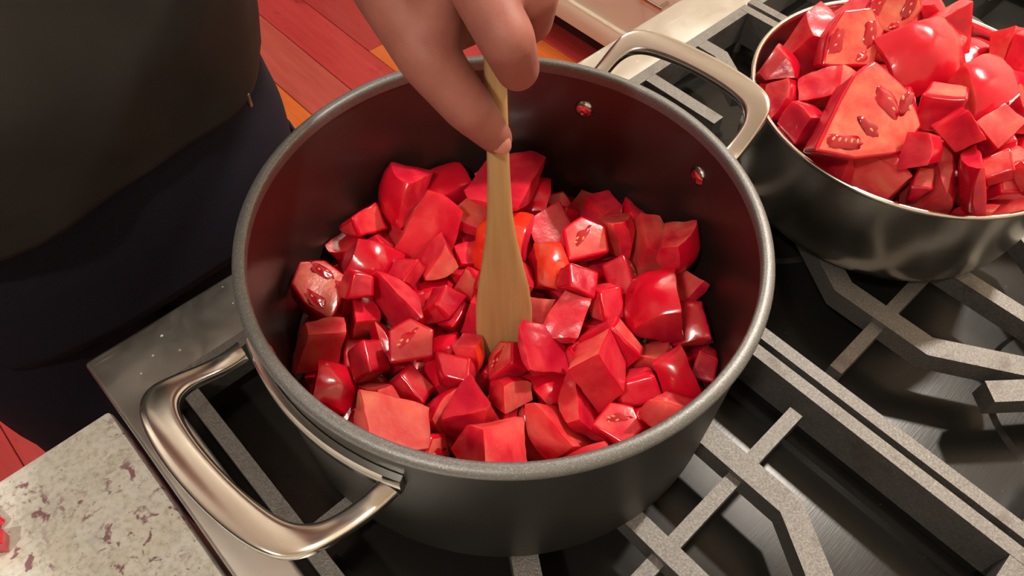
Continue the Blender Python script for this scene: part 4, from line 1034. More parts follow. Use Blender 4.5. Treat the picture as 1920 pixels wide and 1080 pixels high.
('A',0,'cube2',0.784,(-0.019, 0.1036, 0.0333),(0.478, -0.584, -0.626, 0.198),'small square tomato chunk right of the pale faceted chunk in the dark pot'),
('A',0,'wedge0',0.98,(0.0126, 0.1131, 0.0525),(0.25, -0.099, -0.959, 0.093),'curved dark red tomato wedge standing against the far left wall of the dark pot'),
('A',0,'block0',0.882,(0.0448, 0.073, 0.0381),(0.415, -0.573, 0.389, 0.59),'tomato chunk with a pale top edge just left of the spoon neck'),
('A',0,'cube0',0.784,(0.0728, 0.0933, 0.0365),(0.803, -0.585, 0.01, -0.111),'shaded little tomato cube against the far wall behind the spoon'),
('A',0,'slab1',1.225,(0.0115, 0.0837, 0.0434),(0.803, 0.162, 0.347, 0.457),'largest smooth tomato piece left of the spoon in the dark pot'),
('A',0,'slice_mid',0.98,(-0.0755, 0.0876, 0.047),(0.941, 0.166, 0.051, 0.289),'seeded tomato wedge leaning on the left wall of the dark pot'),
('A',0,'cube3',0.931,(-0.0578, 0.071, 0.055),(0.469, -0.334, 0.092, -0.812),'tomato cube right of the seeded wedge leaning on the pot wall'),
('A',0,'block3',0.98,(-0.0957, 0.0602, 0.0407),(0.915, 0.028, 0.1, 0.389),'tomato chunk with yellowish glints nearest the left pot wall'),
('A',0,'strip1',0.784,(-0.0981, 0.078, 0.0176),(0.624, -0.643, 0.408, -0.175),'wet narrow tomato strip beside the yellow-glinting chunk'),
('A',0,'orange0',0.98,(-0.0421, 0.0481, 0.0419),(0.047, 0.99, 0.044, -0.123),'orange-lit curved tomato skin piece in the left half of the dark pot'),
('A',0,'pale0',0.608,(-0.0454, 0.029, 0.0268),(0.286, 0.602, 0.729, 0.159),'small whitish tomato bit left of the spoon blade'),
('A',0,'slice_small',1.078,(-0.0583, 0.0191, 0.05),(0.963, 0.146, -0.034, -0.222),'glistening seeded tomato bit below left of the spoon blade'),
('A',0,'orange1',0.833,(-0.0329, -0.0082, 0.0388),(0.833, -0.191, -0.032, -0.519),'bright orange rounded tomato piece left of the spoon tip'),
('A',0,'cube4',0.98,(-0.0811, 0.0311, 0.041),(0.119, 0.448, -0.045, 0.885),'flat square-faced tomato chunk in the lower left of the dark pot'),
('A',0,'cube1',0.735,(-0.1068, -0.0001, 0.0411),(0.52, -0.579, 0.561, -0.283),'small tomato chunk between the flat square one and the pot wall'),
('A',0,'pale1',1.225,(-0.1068, -0.0251, 0.0674),(0.334, -0.378, 0.181, 0.844),'yellow-fleshed wet tomato chunk above the dark gap in the heap'),
('A',0,'wedge1',0.833,(-0.1088, 0.0324, 0.0386),(0.474, -0.762, -0.042, -0.439),'tomato wedge along the near left wall above the near handle'),
('A',0,'block1',0.882,(-0.1236, -0.0074, 0.0378),(0.593, -0.251, -0.373, -0.668),'tomato chunk at the near wall beside the near handle'),
('A',0,'cube0',0.882,(-0.1203, -0.0268, 0.0404),(0.689, 0.355, -0.621, -0.112),'pinkish tomato chunk low by the near rim left of the dark gap'),
('A',0,'slice_small',1.127,(-0.0948, -0.038, 0.0417),(0.757, 0.366, 0.443, -0.311),'dark gel-filled tomato chunk at the near rim left of the dark gap'),
('A',0,'cube2',0.882,(-0.0499, -0.0118, 0.0481),(0.904, 0.086, -0.131, 0.398),'cube-cut tomato chunk in the dark pot heap left of the spoon'),
('A',0,'wedge2',0.98,(-0.066, -0.062, 0.055),(0.125, 0.353, -0.203, -0.905),'pointed tomato wedge right of the dark gap in the heap'),
('A',0,'slab2',1.127,(-0.0831, -0.0899, 0.0466),(0.136, 0.183, -0.667, -0.709),'broad rounded tomato piece at the near rim in the middle'),
('A',0,'cube3',0.686,(-0.0826, -0.0569, 0.0326),(0.334, -0.349, 0.529, -0.698),'cube-cut tomato chunk in the dark pot heap by the near rim'),
('A',0,'block4',0.882,(-0.0334, -0.0434, 0.0436),(0.338, 0.813, 0.18, 0.44),'skin-backed tomato chunk in the dark pot heap at the spoon'),
('A',0,'orange0',1.029,(0.0344, 0.0401, 0.0519),(0.473, -0.307, -0.69, -0.454),'bright glossy tomato piece right of the spoon neck at the far wall'),
('A',0,'wedge3',0.833,(0.0872, 0.0597, 0.034),(0.165, -0.627, -0.266, -0.714),'wet purple-tinged tomato tip behind the spoon at the far wall'),
('A',0,'slab0',1.225,(0.0684, 0.0719, 0.0531),(0.264, -0.686, 0.356, 0.577),'large shiny tomato slab right of the spoon blade'),
('A',0,'pale0',0.608,(0.0986, 0.0359, 0.0132),(0.852, 0.029, 0.489, 0.184),'small pale edge of tomato right of the shiny slab at the far wall'),
('A',0,'cube4',0.833,(0.0928, 0.04, 0.0299),(0.323, -0.156, 0.869, -0.34),'dark shaded tomato chunk against the far right wall below the rivets'),
('A',0,'block0',0.931,(0.0941, -0.0096, 0.0516),(0.44, -0.837, 0.181, -0.27),'tilted tomato chunk with a point upward near the far right wall'),
('A',0,'slice_small',1.176,(0.0706, 0.0022, 0.054),(0.969, 0.171, -0.031, -0.173),'pale seeded tomato bit in the right half of the dark pot'),
('A',0,'pale1',1.127,(0.1041, -0.0249, 0.0435),(0.151, -0.96, 0.194, 0.134),'half-lit tomato block with a pale cream corner near the right wall'),
('A',0,'wedge0',0.833,(0.1076, -0.0441, 0.0629),(0.625, 0.479, -0.432, -0.439),'shaded tomato wedge behind the half-lit block'),
('A',0,'cube1',1.127,(0.0477, -0.0223, 0.0334),(0.516, 0.652, 0.456, 0.318),'cube-cut tomato chunk in the dark pot heap right of the spoon'),
('A',0,'orange1',1.029,(0.0405, 0.0007, 0.0538),(0.344, -0.56, -0.353, -0.666),'orange smooth tomato piece right beside the spoon blade'),
('A',0,'cube3',0.931,(0.0416, -0.0211, 0.0614),(0.237, -0.332, -0.84, -0.358),'cube-cut tomato chunk in the dark pot heap right of the spoon'),
('A',0,'slice_small',1.127,(0.0733, -0.033, 0.0448),(0.564, -0.109, 0.503, -0.646),'seeded tomato bit above the clean-cut cube at the right'),
('A',0,'wedge1',1.078,(0.0677, -0.0654, 0.0586),(0.47, 0.051, -0.751, 0.462),'tall dark tomato wedge in the shade of the right pot wall'),
('A',0,'block2',0.882,(0.0808, -0.0806, 0.0417),(0.535, -0.11, -0.775, -0.317),'shaded rounded tomato chunk touching the right pot wall'),
('A',0,'cube1',1.176,(0.0281, -0.0636, 0.053),(0.482, 0.098, 0.858, 0.15),'clean-cut tomato cube facing the camera at the right of the dark pot'),
('A',0,'block1',0.98,(0.0227, -0.0315, 0.0485),(0.806, -0.106, 0.568, 0.127),'skin-backed tomato chunk in the dark pot heap right of the spoon'),
('A',0,'orange0',0.931,(-0.0052, -0.0359, 0.0487),(0.466, -0.171, 0.565, 0.659),'broad tomato piece leaning just right of the spoon tip'),
('A',0,'cube2',0.931,(0.0153, -0.0516, 0.0371),(0.986, -0.068, 0.131, -0.073),'cube-cut tomato chunk in the dark pot heap right of the spoon'),
('A',0,'pale0',0.588,(0.0217, -0.0724, 0.0346),(0.15, -0.522, 0.818, 0.189),'tiny pale tomato bit left of the clean-cut cube'),
('A',0,'cube0',1.176,(0.0079, -0.072, 0.0597),(0.046, -0.45, -0.372, 0.81),'sharp-edged tomato cube below the tiny pale bit'),
('A',0,'slice_small',1.078,(0.0244, -0.0888, 0.0418),(0.054, 0.388, 0.835, -0.387),'wet tomato chunk with seed pocket below the clean-cut cube'),
('A',0,'block3',1.127,(0.0176, -0.118, 0.0573),(0.467, -0.211, 0.85, 0.119),'tomato block near the right front rim of the dark pot'),
('A',0,'strip0',1.078,(0.0393, -0.1067, 0.049),(0.473, -0.216, -0.364, -0.773),'upright tomato strip along the right front wall'),
('A',0,'wedge3',0.833,(-0.0132, -0.0506, 0.0273),(0.492, -0.618, -0.448, -0.417),'wedge-cut tomato chunk in the dark pot heap right of the spoon'),
('A',0,'block0',0.98,(-0.0307, -0.0771, 0.0433),(0.09, 0.409, 0.735, -0.533),'skin-backed tomato chunk in the dark pot heap by the near rim'),
('A',0,'slab1',1.029,(-0.0104, -0.075, 0.0425),(0.381, 0.095, 0.761, 0.516),'smooth red tomato piece by the near rim right of centre'),
('A',0,'pale1',0.98,(-0.0354, -0.111, 0.0493),(0.609, -0.003, -0.776, -0.162),'pale flat-faced tomato chunk by the near rim right of centre'),
('A',0,'slice_small',0.931,(-0.0089, -0.1013, 0.055),(0.809, 0.04, -0.029, -0.586),'tomato bit with visible seeds right of the pale flat chunk'),
('A',0,'block2',0.882,(-0.0651, -0.0935, 0.0426),(0.864, -0.426, -0.235, 0.131),'skin-backed tomato chunk in the dark pot heap by the near rim'),
('A',0,'strip1',0.784,(-0.0483, -0.0523, 0.034),(0.083, 0.441, 0.468, 0.761),'narrow tomato strip in the dark pot heap by the near rim'),
('A',0,'wedge2',0.882,(-0.0593, -0.0423, 0.0506),(0.188, 0.587, 0.784, -0.068),'wedge-cut tomato chunk in the dark pot heap by the near rim'),
('A',0,'slice_small',0.98,(-0.0202, -0.0259, 0.0408),(0.87, -0.213, -0.383, -0.225),'seeded tomato bit in the dark pot heap at the spoon'),
('A',0,'cube0',0.931,(-0.0086, 0.0102, 0.0438),(0.696, 0.481, -0.339, -0.411),'cube-cut tomato chunk in the dark pot heap at the spoon'),
('A',0,'cube4',0.833,(-0.0262, 0.064, 0.0474),(0.744, 0.136, -0.284, -0.589),'cube-cut tomato chunk in the dark pot heap left of the spoon'),
('A',0,'block2',0.882,(-0.0038, 0.0612, 0.0418),(0.012, -0.819, 0.201, 0.537),'skin-backed tomato chunk in the dark pot heap left of the spoon'),
('A',0,'cube2',0.833,(-0.0239, 0.0327, 0.0442),(0.488, -0.262, 0.172, 0.815),'cube-cut tomato chunk in the dark pot heap left of the spoon'),
('A',0,'block4',0.98,(-0.0645, 0.0629, 0.0318),(0.002, 0.957, -0.154, -0.246),'skin-backed tomato chunk in the dark pot heap left of the spoon'),
('A',0,'cube4',0.931,(0.0492, -0.0393, 0.0509),(0.133, -0.645, 0.271, -0.702),'cube-cut tomato chunk in the dark pot heap right of the spoon'),
('A',0,'cube2',0.784,(0.0682, -0.1071, 0.0374),(0.711, 0.548, 0.402, -0.183),'cube-cut tomato chunk in the dark pot heap right of the spoon'),
('A',0,'cube1',0.686,(-0.0784, 0.071, 0.0309),(0.041, -0.806, 0.511, 0.295),'cube-cut tomato chunk in the dark pot heap left of the spoon'),
('A',0,'wedge1',0.882,(0.0134, 0.0134, 0.0545),(0.646, -0.461, -0.055, 0.606),'wedge-cut tomato chunk in the dark pot heap at the spoon'),
('B',0,'slice_mid',1,(0.3367, -0.0322, 0.122),(0.778, 0.376, -0.219, -0.453),'wet seeded tomato slice topping the far rim of the steel pot'),
('B',0,'pale1',1.04,(0.3727, -0.0387, 0.0809),(0.74, -0.574, -0.06, 0.346),'tomato chunk with a yellowish spot poking above the far rim of the steel pot'),
('B',0,'slice_mid',1.15,(0.297, -0.0271, 0.112),(0.881, 0.347, -0.118, -0.299),'pink seeded tomato slice at the far left of the steel pot'),
('B',0,'wedge0',1.395,(0.3068, 0.0029, 0.088),(0.97, 0.097, -0.022, -0.224),'bright red tomato wedge against the far left wall of the steel pot'),
('B',0,'slab0',1.35,(0.3228, -0.0734, 0.118),(0.477, 0.421, -0.734, 0.238),'biggest glossy skin-up tomato piece in the steel pot with a white glare'),
('B',0,'block0',1.12,(0.3204, -0.1157, 0.1165),(0.374, -0.412, -0.352, -0.753),'rounded tomato chunk right of the biggest glossy piece'),
('B',0,'strip0',0.84,(0.3785, -0.0908, 0.0816),(0.689, 0.33, 0.429, -0.482),'pointed dark red tomato tip at the far right wall of the steel pot'),
('B',0,'block1',1.16,(0.2403, -0.0445, 0.0877),(0.841, -0.012, -0.526, -0.125),'tomato block with a bright top edge beside the dark pot handle'),
('B',0,'cube0',1,(0.2691, -0.125, 0.1141),(0.454, 0.711, -0.479, 0.241),'shaded tomato chunk above the big seeded slice'),
('B',0,'cube2',1,(0.2337, -0.0376, 0.0703),(0.448, 0.254, -0.246, -0.821),'angular tomato chunk below the seeded slice on the far rim'),
('B',0,'cube1',1.16,(0.2834, -0.0623, 0.0775),(0.315, 0.614, -0.231, -0.686),'square-topped tomato chunk above the big seeded slice'),
('B',0,'slice_big',1.28,(0.2358, -0.0747, 0.112),(0.909, 0.291, -0.091, -0.283),'big triangular pale tomato slice with seed pockets in the steel pot'),
('B',0,'slab1',0.96,(0.2601, -0.0745, 0.0913),(0.462, 0.767, 0.41, -0.174),'upright dark red tomato slab right of the big seeded slice'),
('B',0,'cube3',1,(0.2856, -0.0827, 0.0969),(0.185, 0.26, -0.786, -0.529),'tomato cube with a bright rim in the middle of the steel pot'),
('B',0,'cube4',1.2,(0.2899, -0.1035, 0.1085),(0.546, 0.588, -0.43, -0.414),'diamond-faced tomato cube in the right half of the steel pot'),
('B',0,'slab2',1.08,(0.2513, -0.1477, 0.103),(0.42, 0.276, 0.761, 0.411),'skin-up tomato piece with a bright white highlight in the steel pot'),
('B',0,'cube1',0.84,(0.2833, -0.1732, 0.102),(0.201, -0.965, 0.158, 0.059),'small tomato cube right of the highlighted skin-up piece'),
('B',0,'slab0',1.04,(0.3489, -0.1493, 0.0695),(0.594, 0.641, -0.192, 0.447),'tall tomato slab at the right edge of the photo'),
('B',0,'pale1',1.04,(0.3942, -0.147, 0.0984),(0.115, 0.789, 0.237, 0.555),'pale rounded tomato chunk at the far right of the steel pot'),
('B',0,'cube2',0.8,(0.2581, -0.1072, 0.091),(0.031, 0.747, 0.661, 0.066),'cube-cut tomato chunk in the steel pot heap right of the middle'),
('B',0,'strip1',1,(0.2517, -0.1599, 0.0733),(0.906, 0.013, 0.03, 0.421),'leaning tomato strip left of the rough-cut chunk'),
('B',0,'cube0',0.8,(0.3272, -0.1739, 0.0785),(0.384, -0.818, 0.255, -0.345),'cube-cut tomato chunk in the steel pot heap by the near rim'),
('B',0,'pale1',1.215,(0.2388, -0.0995, 0.081),(0.987, 0.099, -0.013, -0.126),'pale-faced tomato block at the near rim below the big seeded slice'),
('B',0,'slab1',1.17,(0.2341, -0.0773, 0.079),(0.97, 0.097, -0.022, -0.224),'smooth tomato slab along the near left rim of the steel pot'),
('B',0,'cube4',0.68,(0.2239, -0.0534, 0.0481),(0.282, -0.452, 0.004, 0.846),'small pointed tomato chunk in the near left corner of the steel pot'),
('B',0,'pale0',0.64,(0.2198, -0.0949, 0.0448),(0.701, 0.709, -0.077, 0.023),'small pale tomato bit wedged at the near rim'),
('B',0,'pale1',1.35,(0.2555, -0.132, 0.083),(0.834, 0.084, -0.054, -0.542),'yellow-streaked tomato block at the near rim of the steel pot'),
('B',0,'cube3',1.17,(0.2763, -0.1476, 0.082),(0.996, 0.05, -0.004, -0.076),'tomato block right of the yellow-streaked one at the near rim'),
('B',0,'slice_small',1.35,(0.2894, -0.1621, 0.09),(0.943, 0.191, -0.054, -0.268),'rough-cut wet tomato chunk at the right edge near the rim'),
('B',0,'wedge1',0.96,(0.2692, 0.0015, 0.0877),(0.247, -0.901, 0.147, -0.326),'dark tomato wedge behind the tip of the far pot handle'),
('B',0,'orange1',0.8,(0.2868, -0.0252, 0.0706),(0.602, -0.531, 0.053, -0.595),'bright red tomato edge peeking behind the far pot handle'),
('B',0,'cube0',0.8,(0.3128, -0.1037, 0.0677),(0.349, -0.524, -0.675, 0.386),'cube-cut tomato chunk in the steel pot heap right of the middle'),
('B',0,'cube3',0.76,(0.3239, -0.1449, 0.0866),(0.334, 0.42, -0.667, -0.517),'cube-cut tomato chunk in the steel pot heap right of the middle'),
('B',0,'cube4',0.8,(0.2707, -0.1554, 0.1044),(0.146, 0.836, 0.479, 0.224),'cube-cut tomato chunk in the steel pot heap by the near rim'),
('B',0,'cube1',0.72,(0.2405, -0.1264, 0.0891),(0.496, -0.637, 0.244, 0.537),'cube-cut tomato chunk in the steel pot heap by the near rim'),
('B',0,'cube3',0.72,(0.259, -0.1054, 0.0768),(0.981, 0.153, 0.011, -0.116),'cube-cut tomato chunk in the steel pot heap by the near rim'),
('B',0,'block0',0.88,(0.2518, -0.0203, 0.0823),(0.519, -0.433, 0.028, -0.737),'skin-backed tomato chunk in the steel pot heap left of the middle'),
('B',0,'block1',0.96,(0.3694, -0.1613, 0.0798),(0.199, -0.273, 0.016, -0.941),'skin-backed tomato chunk in the steel pot heap right of the middle'),
('B',0,'cube2',0.96,(0.3546, -0.1716, 0.0813),(0.544, 0.239, 0.786, 0.174),'cube-cut tomato chunk in the steel pot heap right of the middle'),
('B',0,'wedge2',0.96,(0.4097, -0.1187, 0.0926),(0.798, -0.101, -0.558, -0.203),'wedge-cut tomato chunk in the steel pot heap towards the far rim'),
('B',0,'cube1',0.88,(0.3627, -0.177, 0.0585),(0.033, 0.343, -0.674, -0.654),'cube-cut tomato chunk in the steel pot heap by the near rim'),
('B',0,'cube1',0.8,(0.3232, -0.0802, 0.0592),(0.545, 0.385, 0.29, 0.686),'cube-cut tomato chunk in the steel pot heap right of the middle'),
('B',0,'cube3',1,(0.3586, -0.1127, 0.0536),(0.328, 0.591, 0.543, -0.499),'cube-cut tomato chunk in the steel pot heap right of the middle'),
('B',0,'wedge0',1.057,(0.3644, -0.0646, 0.0919),(0.279, 0.566, -0.457, 0.627),'wedge-cut tomato chunk in the steel pot heap towards the far rim'),
('B',0,'wedge2',1.138,(0.3209, -0.1177, 0.0952),(0.743, 0.661, 0.051, -0.092),'wedge-cut tomato chunk in the steel pot heap right of the middle'),
('B',0,'block1',0.987,(0.3771, -0.0112, 0.087),(0.66, 0.083, -0.724, -0.182),'skin-backed tomato chunk in the steel pot heap towards the far rim'),
('B',0,'block3',1.111,(0.2624, -0.0634, 0.0712),(0.728, 0.076, -0.249, 0.634),'skin-backed tomato chunk in the steel pot heap left of the middle'),
('B',0,'block2',1.025,(0.3491, -0.0943, 0.0781),(0.146, 0.957, 0.029, 0.247),'skin-backed tomato chunk in the steel pot heap right of the middle'),
('B',0,'cube3',1.045,(0.2957, -0.04, 0.071),(0.041, -0.785, -0.256, -0.562),'cube-cut tomato chunk in the steel pot heap left of the middle'),
('B',0,'cube0',1.044,(0.2977, -0.1379, 0.1026),(0.606, -0.341, 0.553, -0.459),'cube-cut tomato chunk in the steel pot heap right of the middle'),
('B',0,'cube0',1.139,(0.3939, -0.0614, 0.0967),(0.807, 0.451, -0.353, -0.146),'cube-cut tomato chunk in the steel pot heap towards the far rim'),
('B',0,'block3',1.067,(0.2607, -0.0419, 0.0627),(0.178, -0.566, -0.697, 0.402),'skin-backed tomato chunk in the steel pot heap left of the middle'),
('B',0,'wedge0',1.056,(0.355, -0.1372, 0.0851),(0.388, 0.627, 0.559, 0.378),'wedge-cut tomato chunk in the steel pot heap right of the middle'),
('B',0,'block3',1.132,(0.3442, -0.0106, 0.0943),(0.296, -0.579, 0.298, -0.699),'skin-backed tomato chunk in the steel pot heap towards the far rim'),
('B',0,'wedge2',0.986,(0.2896, -0.115, 0.086),(0.536, 0.167, 0.733, 0.385),'wedge-cut tomato chunk in the steel pot heap right of the middle'),
('B',0,'block2',1.001,(0.4162, -0.1022, 0.0878),(0.001, 0.665, 0.648, -0.372),'skin-backed tomato chunk in the steel pot heap towards the far rim'),
('B',0,'block2',1.143,(0.2718, -0.0413, 0.0941),(0.278, 0.847, 0.337, 0.304),'skin-backed tomato chunk in the steel pot heap left of the middle'),
('B',0,'strip0',0.985,(0.3226, -0.1629, 0.067),(0.191, -0.864, 0.405, -0.228),'narrow tomato strip in the steel pot heap by the near rim'),
('B',0,'strip0',1.11,(0.4128, -0.0471, 0.0859),(0.137, 0.753, -0.609, 0.207),'narrow tomato strip in the steel pot heap towards the far rim'),
('B',0,'block4',1.004,(0.2439, -0.1173, 0.1081),(0.145, -0.769, 0.437, -0.444),'skin-backed tomato chunk in the steel pot heap right of the middle')]

for pt, fl_, kind, sc_, loc, q_, lab in HEAP:
    if pt == 'A':
        grp = 'tomato chunks in the dark pot'
        text = lab or 'red tomato chunk crowded among the others in the dark pot'
    else:
        grp = 'tomato chunks in the steel pot'
        text = lab or 'red tomato chunk crowded among the others in the steel pot'
    add_piece(kind, sc_, loc, q_, text, grp)

# ------------------------------------------------------------------ wooden spoon, standing in the heap
AX = Vector((0.0228, 0.0327, 0.165)).normalized()
SP0 = Vector((-0.012, -0.0134, 0.035)) - AX * 0.020
WID = (Vector((RIGHT.x, RIGHT.y, 0)) - AX * AX.dot(Vector((RIGHT.x, RIGHT.y, 0)))).normalized()
NRM = AX.cross(WID).normalized()
bm = bmesh.new()
rings = []
for s, wl, wr, th in ((-0.004, .004, .004, .0012), (-0.002, .0105, .0095, .0020), (0.004, .0142, .0135, .0026), (0.015, .0160, .0160, .0030), (0.035, .0166, .0172, .0033),
                      (0.052, .0160, .0172, .0035), (0.068, .0140, .0155, .0037), (0.085, .0112, .0122, .0040), (0.102, .0086, .0090, .0043), (0.120, .0068, .0068, .0046),
                      (0.145, .0058, .0058, .0048), (0.185, .0053, .0053, .0047), (0.250, .0052, .0052, .0046), (0.284, .0054, .0054, .0046), (0.288, .0045, .0045, .0038), (0.290, .0025, .0025, .0020)):
    ring = []
    for q in range(24):
        a_ = 2 * PI * q / 24
        ca, sa = math.cos(a_), math.sin(a_)
        w = wr if ca > 0 else wl
        ring.append((w * math.copysign(abs(ca) ** 0.85, ca), th * math.copysign(abs(sa) ** 0.85, sa), s))
    rings.append(ring)
loft(bm, rings)
spoon = part('wooden_spoon', bm, M_WOOD, None, True, 60)
rm = Matrix((WID, NRM, AX)).transposed().to_4x4()
rm.translation = SP0
spoon.matrix_world = rm
tag(spoon, 'pale wooden stirring spoon standing in the dark pot of tomatoes', 'spoon')

# ------------------------------------------------------------------ the person stirring
person = empty('person', (-0.135, 0.43, FLOOR_Z))
tag(person, 'person in black top and dark jeans stirring the pot with a wooden spoon', 'person')
bpy.context.view_layer.update()
PO = Vector(person.location)
def capsule(bm, p0, p1, r0, r1, n=20, flat=None):
    p0, p1 = Vector(p0), Vector(p1)
    d = p1 - p0
    L = d.length
    q = d.to_track_quat('Z', 'Y').to_matrix().to_4x4()
    rings = []
    for k in range(5):          # near end cap
        a_ = -PI / 2 + (PI / 2) * (k / 4)
        rings.append((max(r0 * math.cos(a_), r0 * 0.05), r0 * math.sin(a_)))
    for k in range(5):
        a_ = (PI / 2) * (k / 4)
        rings.append((max(r1 * math.cos(a_), r1 * 0.05), L + r1 * math.sin(a_)))
    vs = []
    m = Matrix.Translation(p0) @ q
    for r_, z in rings:
        vs.append([bm.verts.new(m @ Vector((r_ * math.cos(2 * PI * i / n), r_ * math.sin(2 * PI * i / n), z))) for i in range(n)])
    for a_, b_ in zip(vs[:-1], vs[1:]):
        for i in range(n):
            j = (i + 1) % n
            bm.faces.new((a_[i], a_[j], b_[j], b_[i]))
    bm.faces.new(vs[0][::-1]); bm.faces.new(vs[-1])
def chain(bm, pts, rad):
    for i in range(len(pts) - 1):
        capsule(bm, pts[i], pts[i + 1], rad[i], rad[i + 1])
def ellipsoid(bm, c, axes, rot=None):
    m = Matrix.Translation(c) @ (rot.to_matrix().to_4x4() if rot else Matrix.Identity(4)) @ Matrix.Diagonal((*axes, 1))
    bmesh.ops.create_uvsphere(bm, u_segments=28, v_segments=18, radius=1.0, matrix=m)

bm = bmesh.new()
THUMB = [(-0.0091, 0.0721, 0.246), (-0.0178, 0.0308, 0.226), (-0.0117, 0.0130, 0.207), (-0.0004, 0.0069, 0.186)]
INDEX = [(0.0030, 0.0330, 0.266), (-0.0060, -0.0050, 0.250), (0.0050, -0.0005, 0.227), (0.0170, 0.0100, 0.215)]
MIDDLE = [(0.0345, 0.0425, 0.268), (0.0194, 0.0062, 0.254), (0.0300, 0.0165, 0.230), (0.0270, 0.0290, 0.222)]
RING = [(0.0590, 0.0600, 0.268), (0.0440, 0.0230, 0.254), (0.0530, 0.0300, 0.231), (0.0470, 0.0410, 0.225)]
PINKY = [(0.0790, 0.0780, 0.262), (0.0660, 0.0450, 0.250), (0.0740, 0.0470, 0.231), (0.0670, 0.0560, 0.227)]
WRIST = Vector((0.0600, 0.1350, 0.285))
ELBOW = Vector((0.205, 0.300, 0.275))
SHOULDER = Vector((0.040, 0.405, 0.470))
chain(bm, THUMB, [.0185, .0138, .0116, .0082])
chain(bm, INDEX, [.0128, .0116, .0098, .0080])
chain(bm, MIDDLE, [.0126, .0112, .0096, .0080])
chain(bm, RING, [.0116, .0100, .0088, .0076])
chain(bm, PINKY, [.0105, .0088, .0078, .0068])
for fr_ in (INDEX, MIDDLE, RING, PINKY):          # palm rays from wrist to each knuckle
    k_ = Vector(fr_[0])
    capsule(bm, WRIST + (k_ - Vector(MIDDLE[0])) * 0.35, k_, .0165, .0118)
capsule(bm, WRIST + Vector((-0.020, -0.014, -0.010)), Vector(THUMB[0]) + Vector((0.006, -0.004, 0.004)), .0185, .0165)
capsule(bm, Vector(THUMB[0]), Vector(INDEX[0]), .0160, .0115)
capsule(bm, Vector(THUMB[0]).lerp(Vector(THUMB[1]), 0.55), Vector(INDEX[0]), .0120, .0115)
capsule(bm, Vector(THUMB[1]) + Vector((0.006, 0.006, 0.004)), Vector(INDEX[0]) + Vector((-0.002, 0.01, -0.004)), .0140, .0120)   # web of the thumb
capsule(bm, Vector(THUMB[0]).lerp(Vector(THUMB[1]), 0.75), Vector((0.0240, 0.0400, 0.2260)), .0130, .0120)      # pad of the palm behind the handle
ellipsoid(bm, Vector((0.038, 0.086, 0.258)), (0.040, 0.038, 0.0165), Quaternion((0, 0, 1), 0.75))
capsule(bm, WRIST, WRIST + (ELBOW - WRIST) * 0.18, .0255, .0270)
capsule(bm, WRIST + (ELBOW - WRIST) * 0.15, WRIST + (ELBOW - WRIST) * 0.65, .0270, .0420)
capsule(bm, WRIST + (ELBOW - WRIST) * 0.65, ELBOW, .0420, .0410)
capsule(bm, ELBOW, SHOULDER, .0420, .0560)
# trunk, neck and the resting right arm (all under clothes)
capsule(bm, SHOULDER, (-0.135, 0.430, 0.50), .0560, .0800)
ellipsoid(bm, Vector((-0.135, 0.430, 0.330)), (0.165, 0.098, 0.200))
ellipsoid(bm, Vector((-0.135, 0.430, 0.070)), (0.160, 0.100, 0.200))
capsule(bm, (-0.135, 0.430, 0.50), (-0.310, 0.405, 0.470), .0800, .0560)
capsule(bm, (-0.310, 0.405, 0.470), (-0.370, 0.450, 0.180), .0540, .0400)
capsule(bm, (-0.370, 0.450, 0.180), (-0.385, 0.400, -0.060), .0400, .0270)
rh = Vector((-0.385, 0.400, -0.060))
ellipsoid(bm, rh + Vector((0, -0.008, -0.050)), (0.016, 0.040, 0.050))
for q, (dy, ln) in enumerate(((-0.036, .070), (-0.014, .080), (0.008, .075), (0.026, .058))):
    a0 = rh + Vector((0, dy, -0.085)); a1 = a0 + Vector((0.006, -0.003, -ln * .5)); a2 = a1 + Vector((0.018, 0, -ln * .42))
    chain(bm, [a0, a1, a2], [.0100, .0090, .0075])
chain(bm, [rh + Vector((0.004, -0.030, -0.03)), rh + Vector((0.016, -0.058, -0.065)), rh + Vector((0.020, -0.062, -0.100))], [.0140, .0110, .0085])
capsule(bm, (-0.135, 0.430, 0.50), (-0.135, 0.405, 0.600), .0600, .0540)
# head, bent towards the pot
ellipsoid(bm, Vector((-0.128, 0.385, 0.715)), (0.076, 0.098, 0.115))
ellipsoid(bm, Vector((-0.125, 0.340, 0.655)), (0.054, 0.062, 0.058))
capsule(bm, (-0.124, 0.292, 0.712), (-0.124, 0.276, 0.682), .009, .014)
capsule(bm, (-0.146, 0.283, 0.642), (-0.102, 0.283, 0.642), .009, .009)
for s in (-1, 1):
    ellipsoid(bm, Vector((-0.128 + s * 0.077, 0.395, 0.700)), (0.010, 0.020, 0.032))
bmesh.ops.recalc_face_normals(bm, faces=bm.faces)
bmesh.ops.translate(bm, verts=bm.verts, vec=-PO)
body = part('body', bm, M_SKIN, person, True)
rem = body.modifiers.new('one_surface', 'REMESH')
rem.mode = 'VOXEL'; rem.voxel_size = 0.0024; rem.use_smooth_shade = True
sm = body.modifiers.new('smooth', 'SMOOTH'); sm.factor = 0.5; sm.iterations = 5
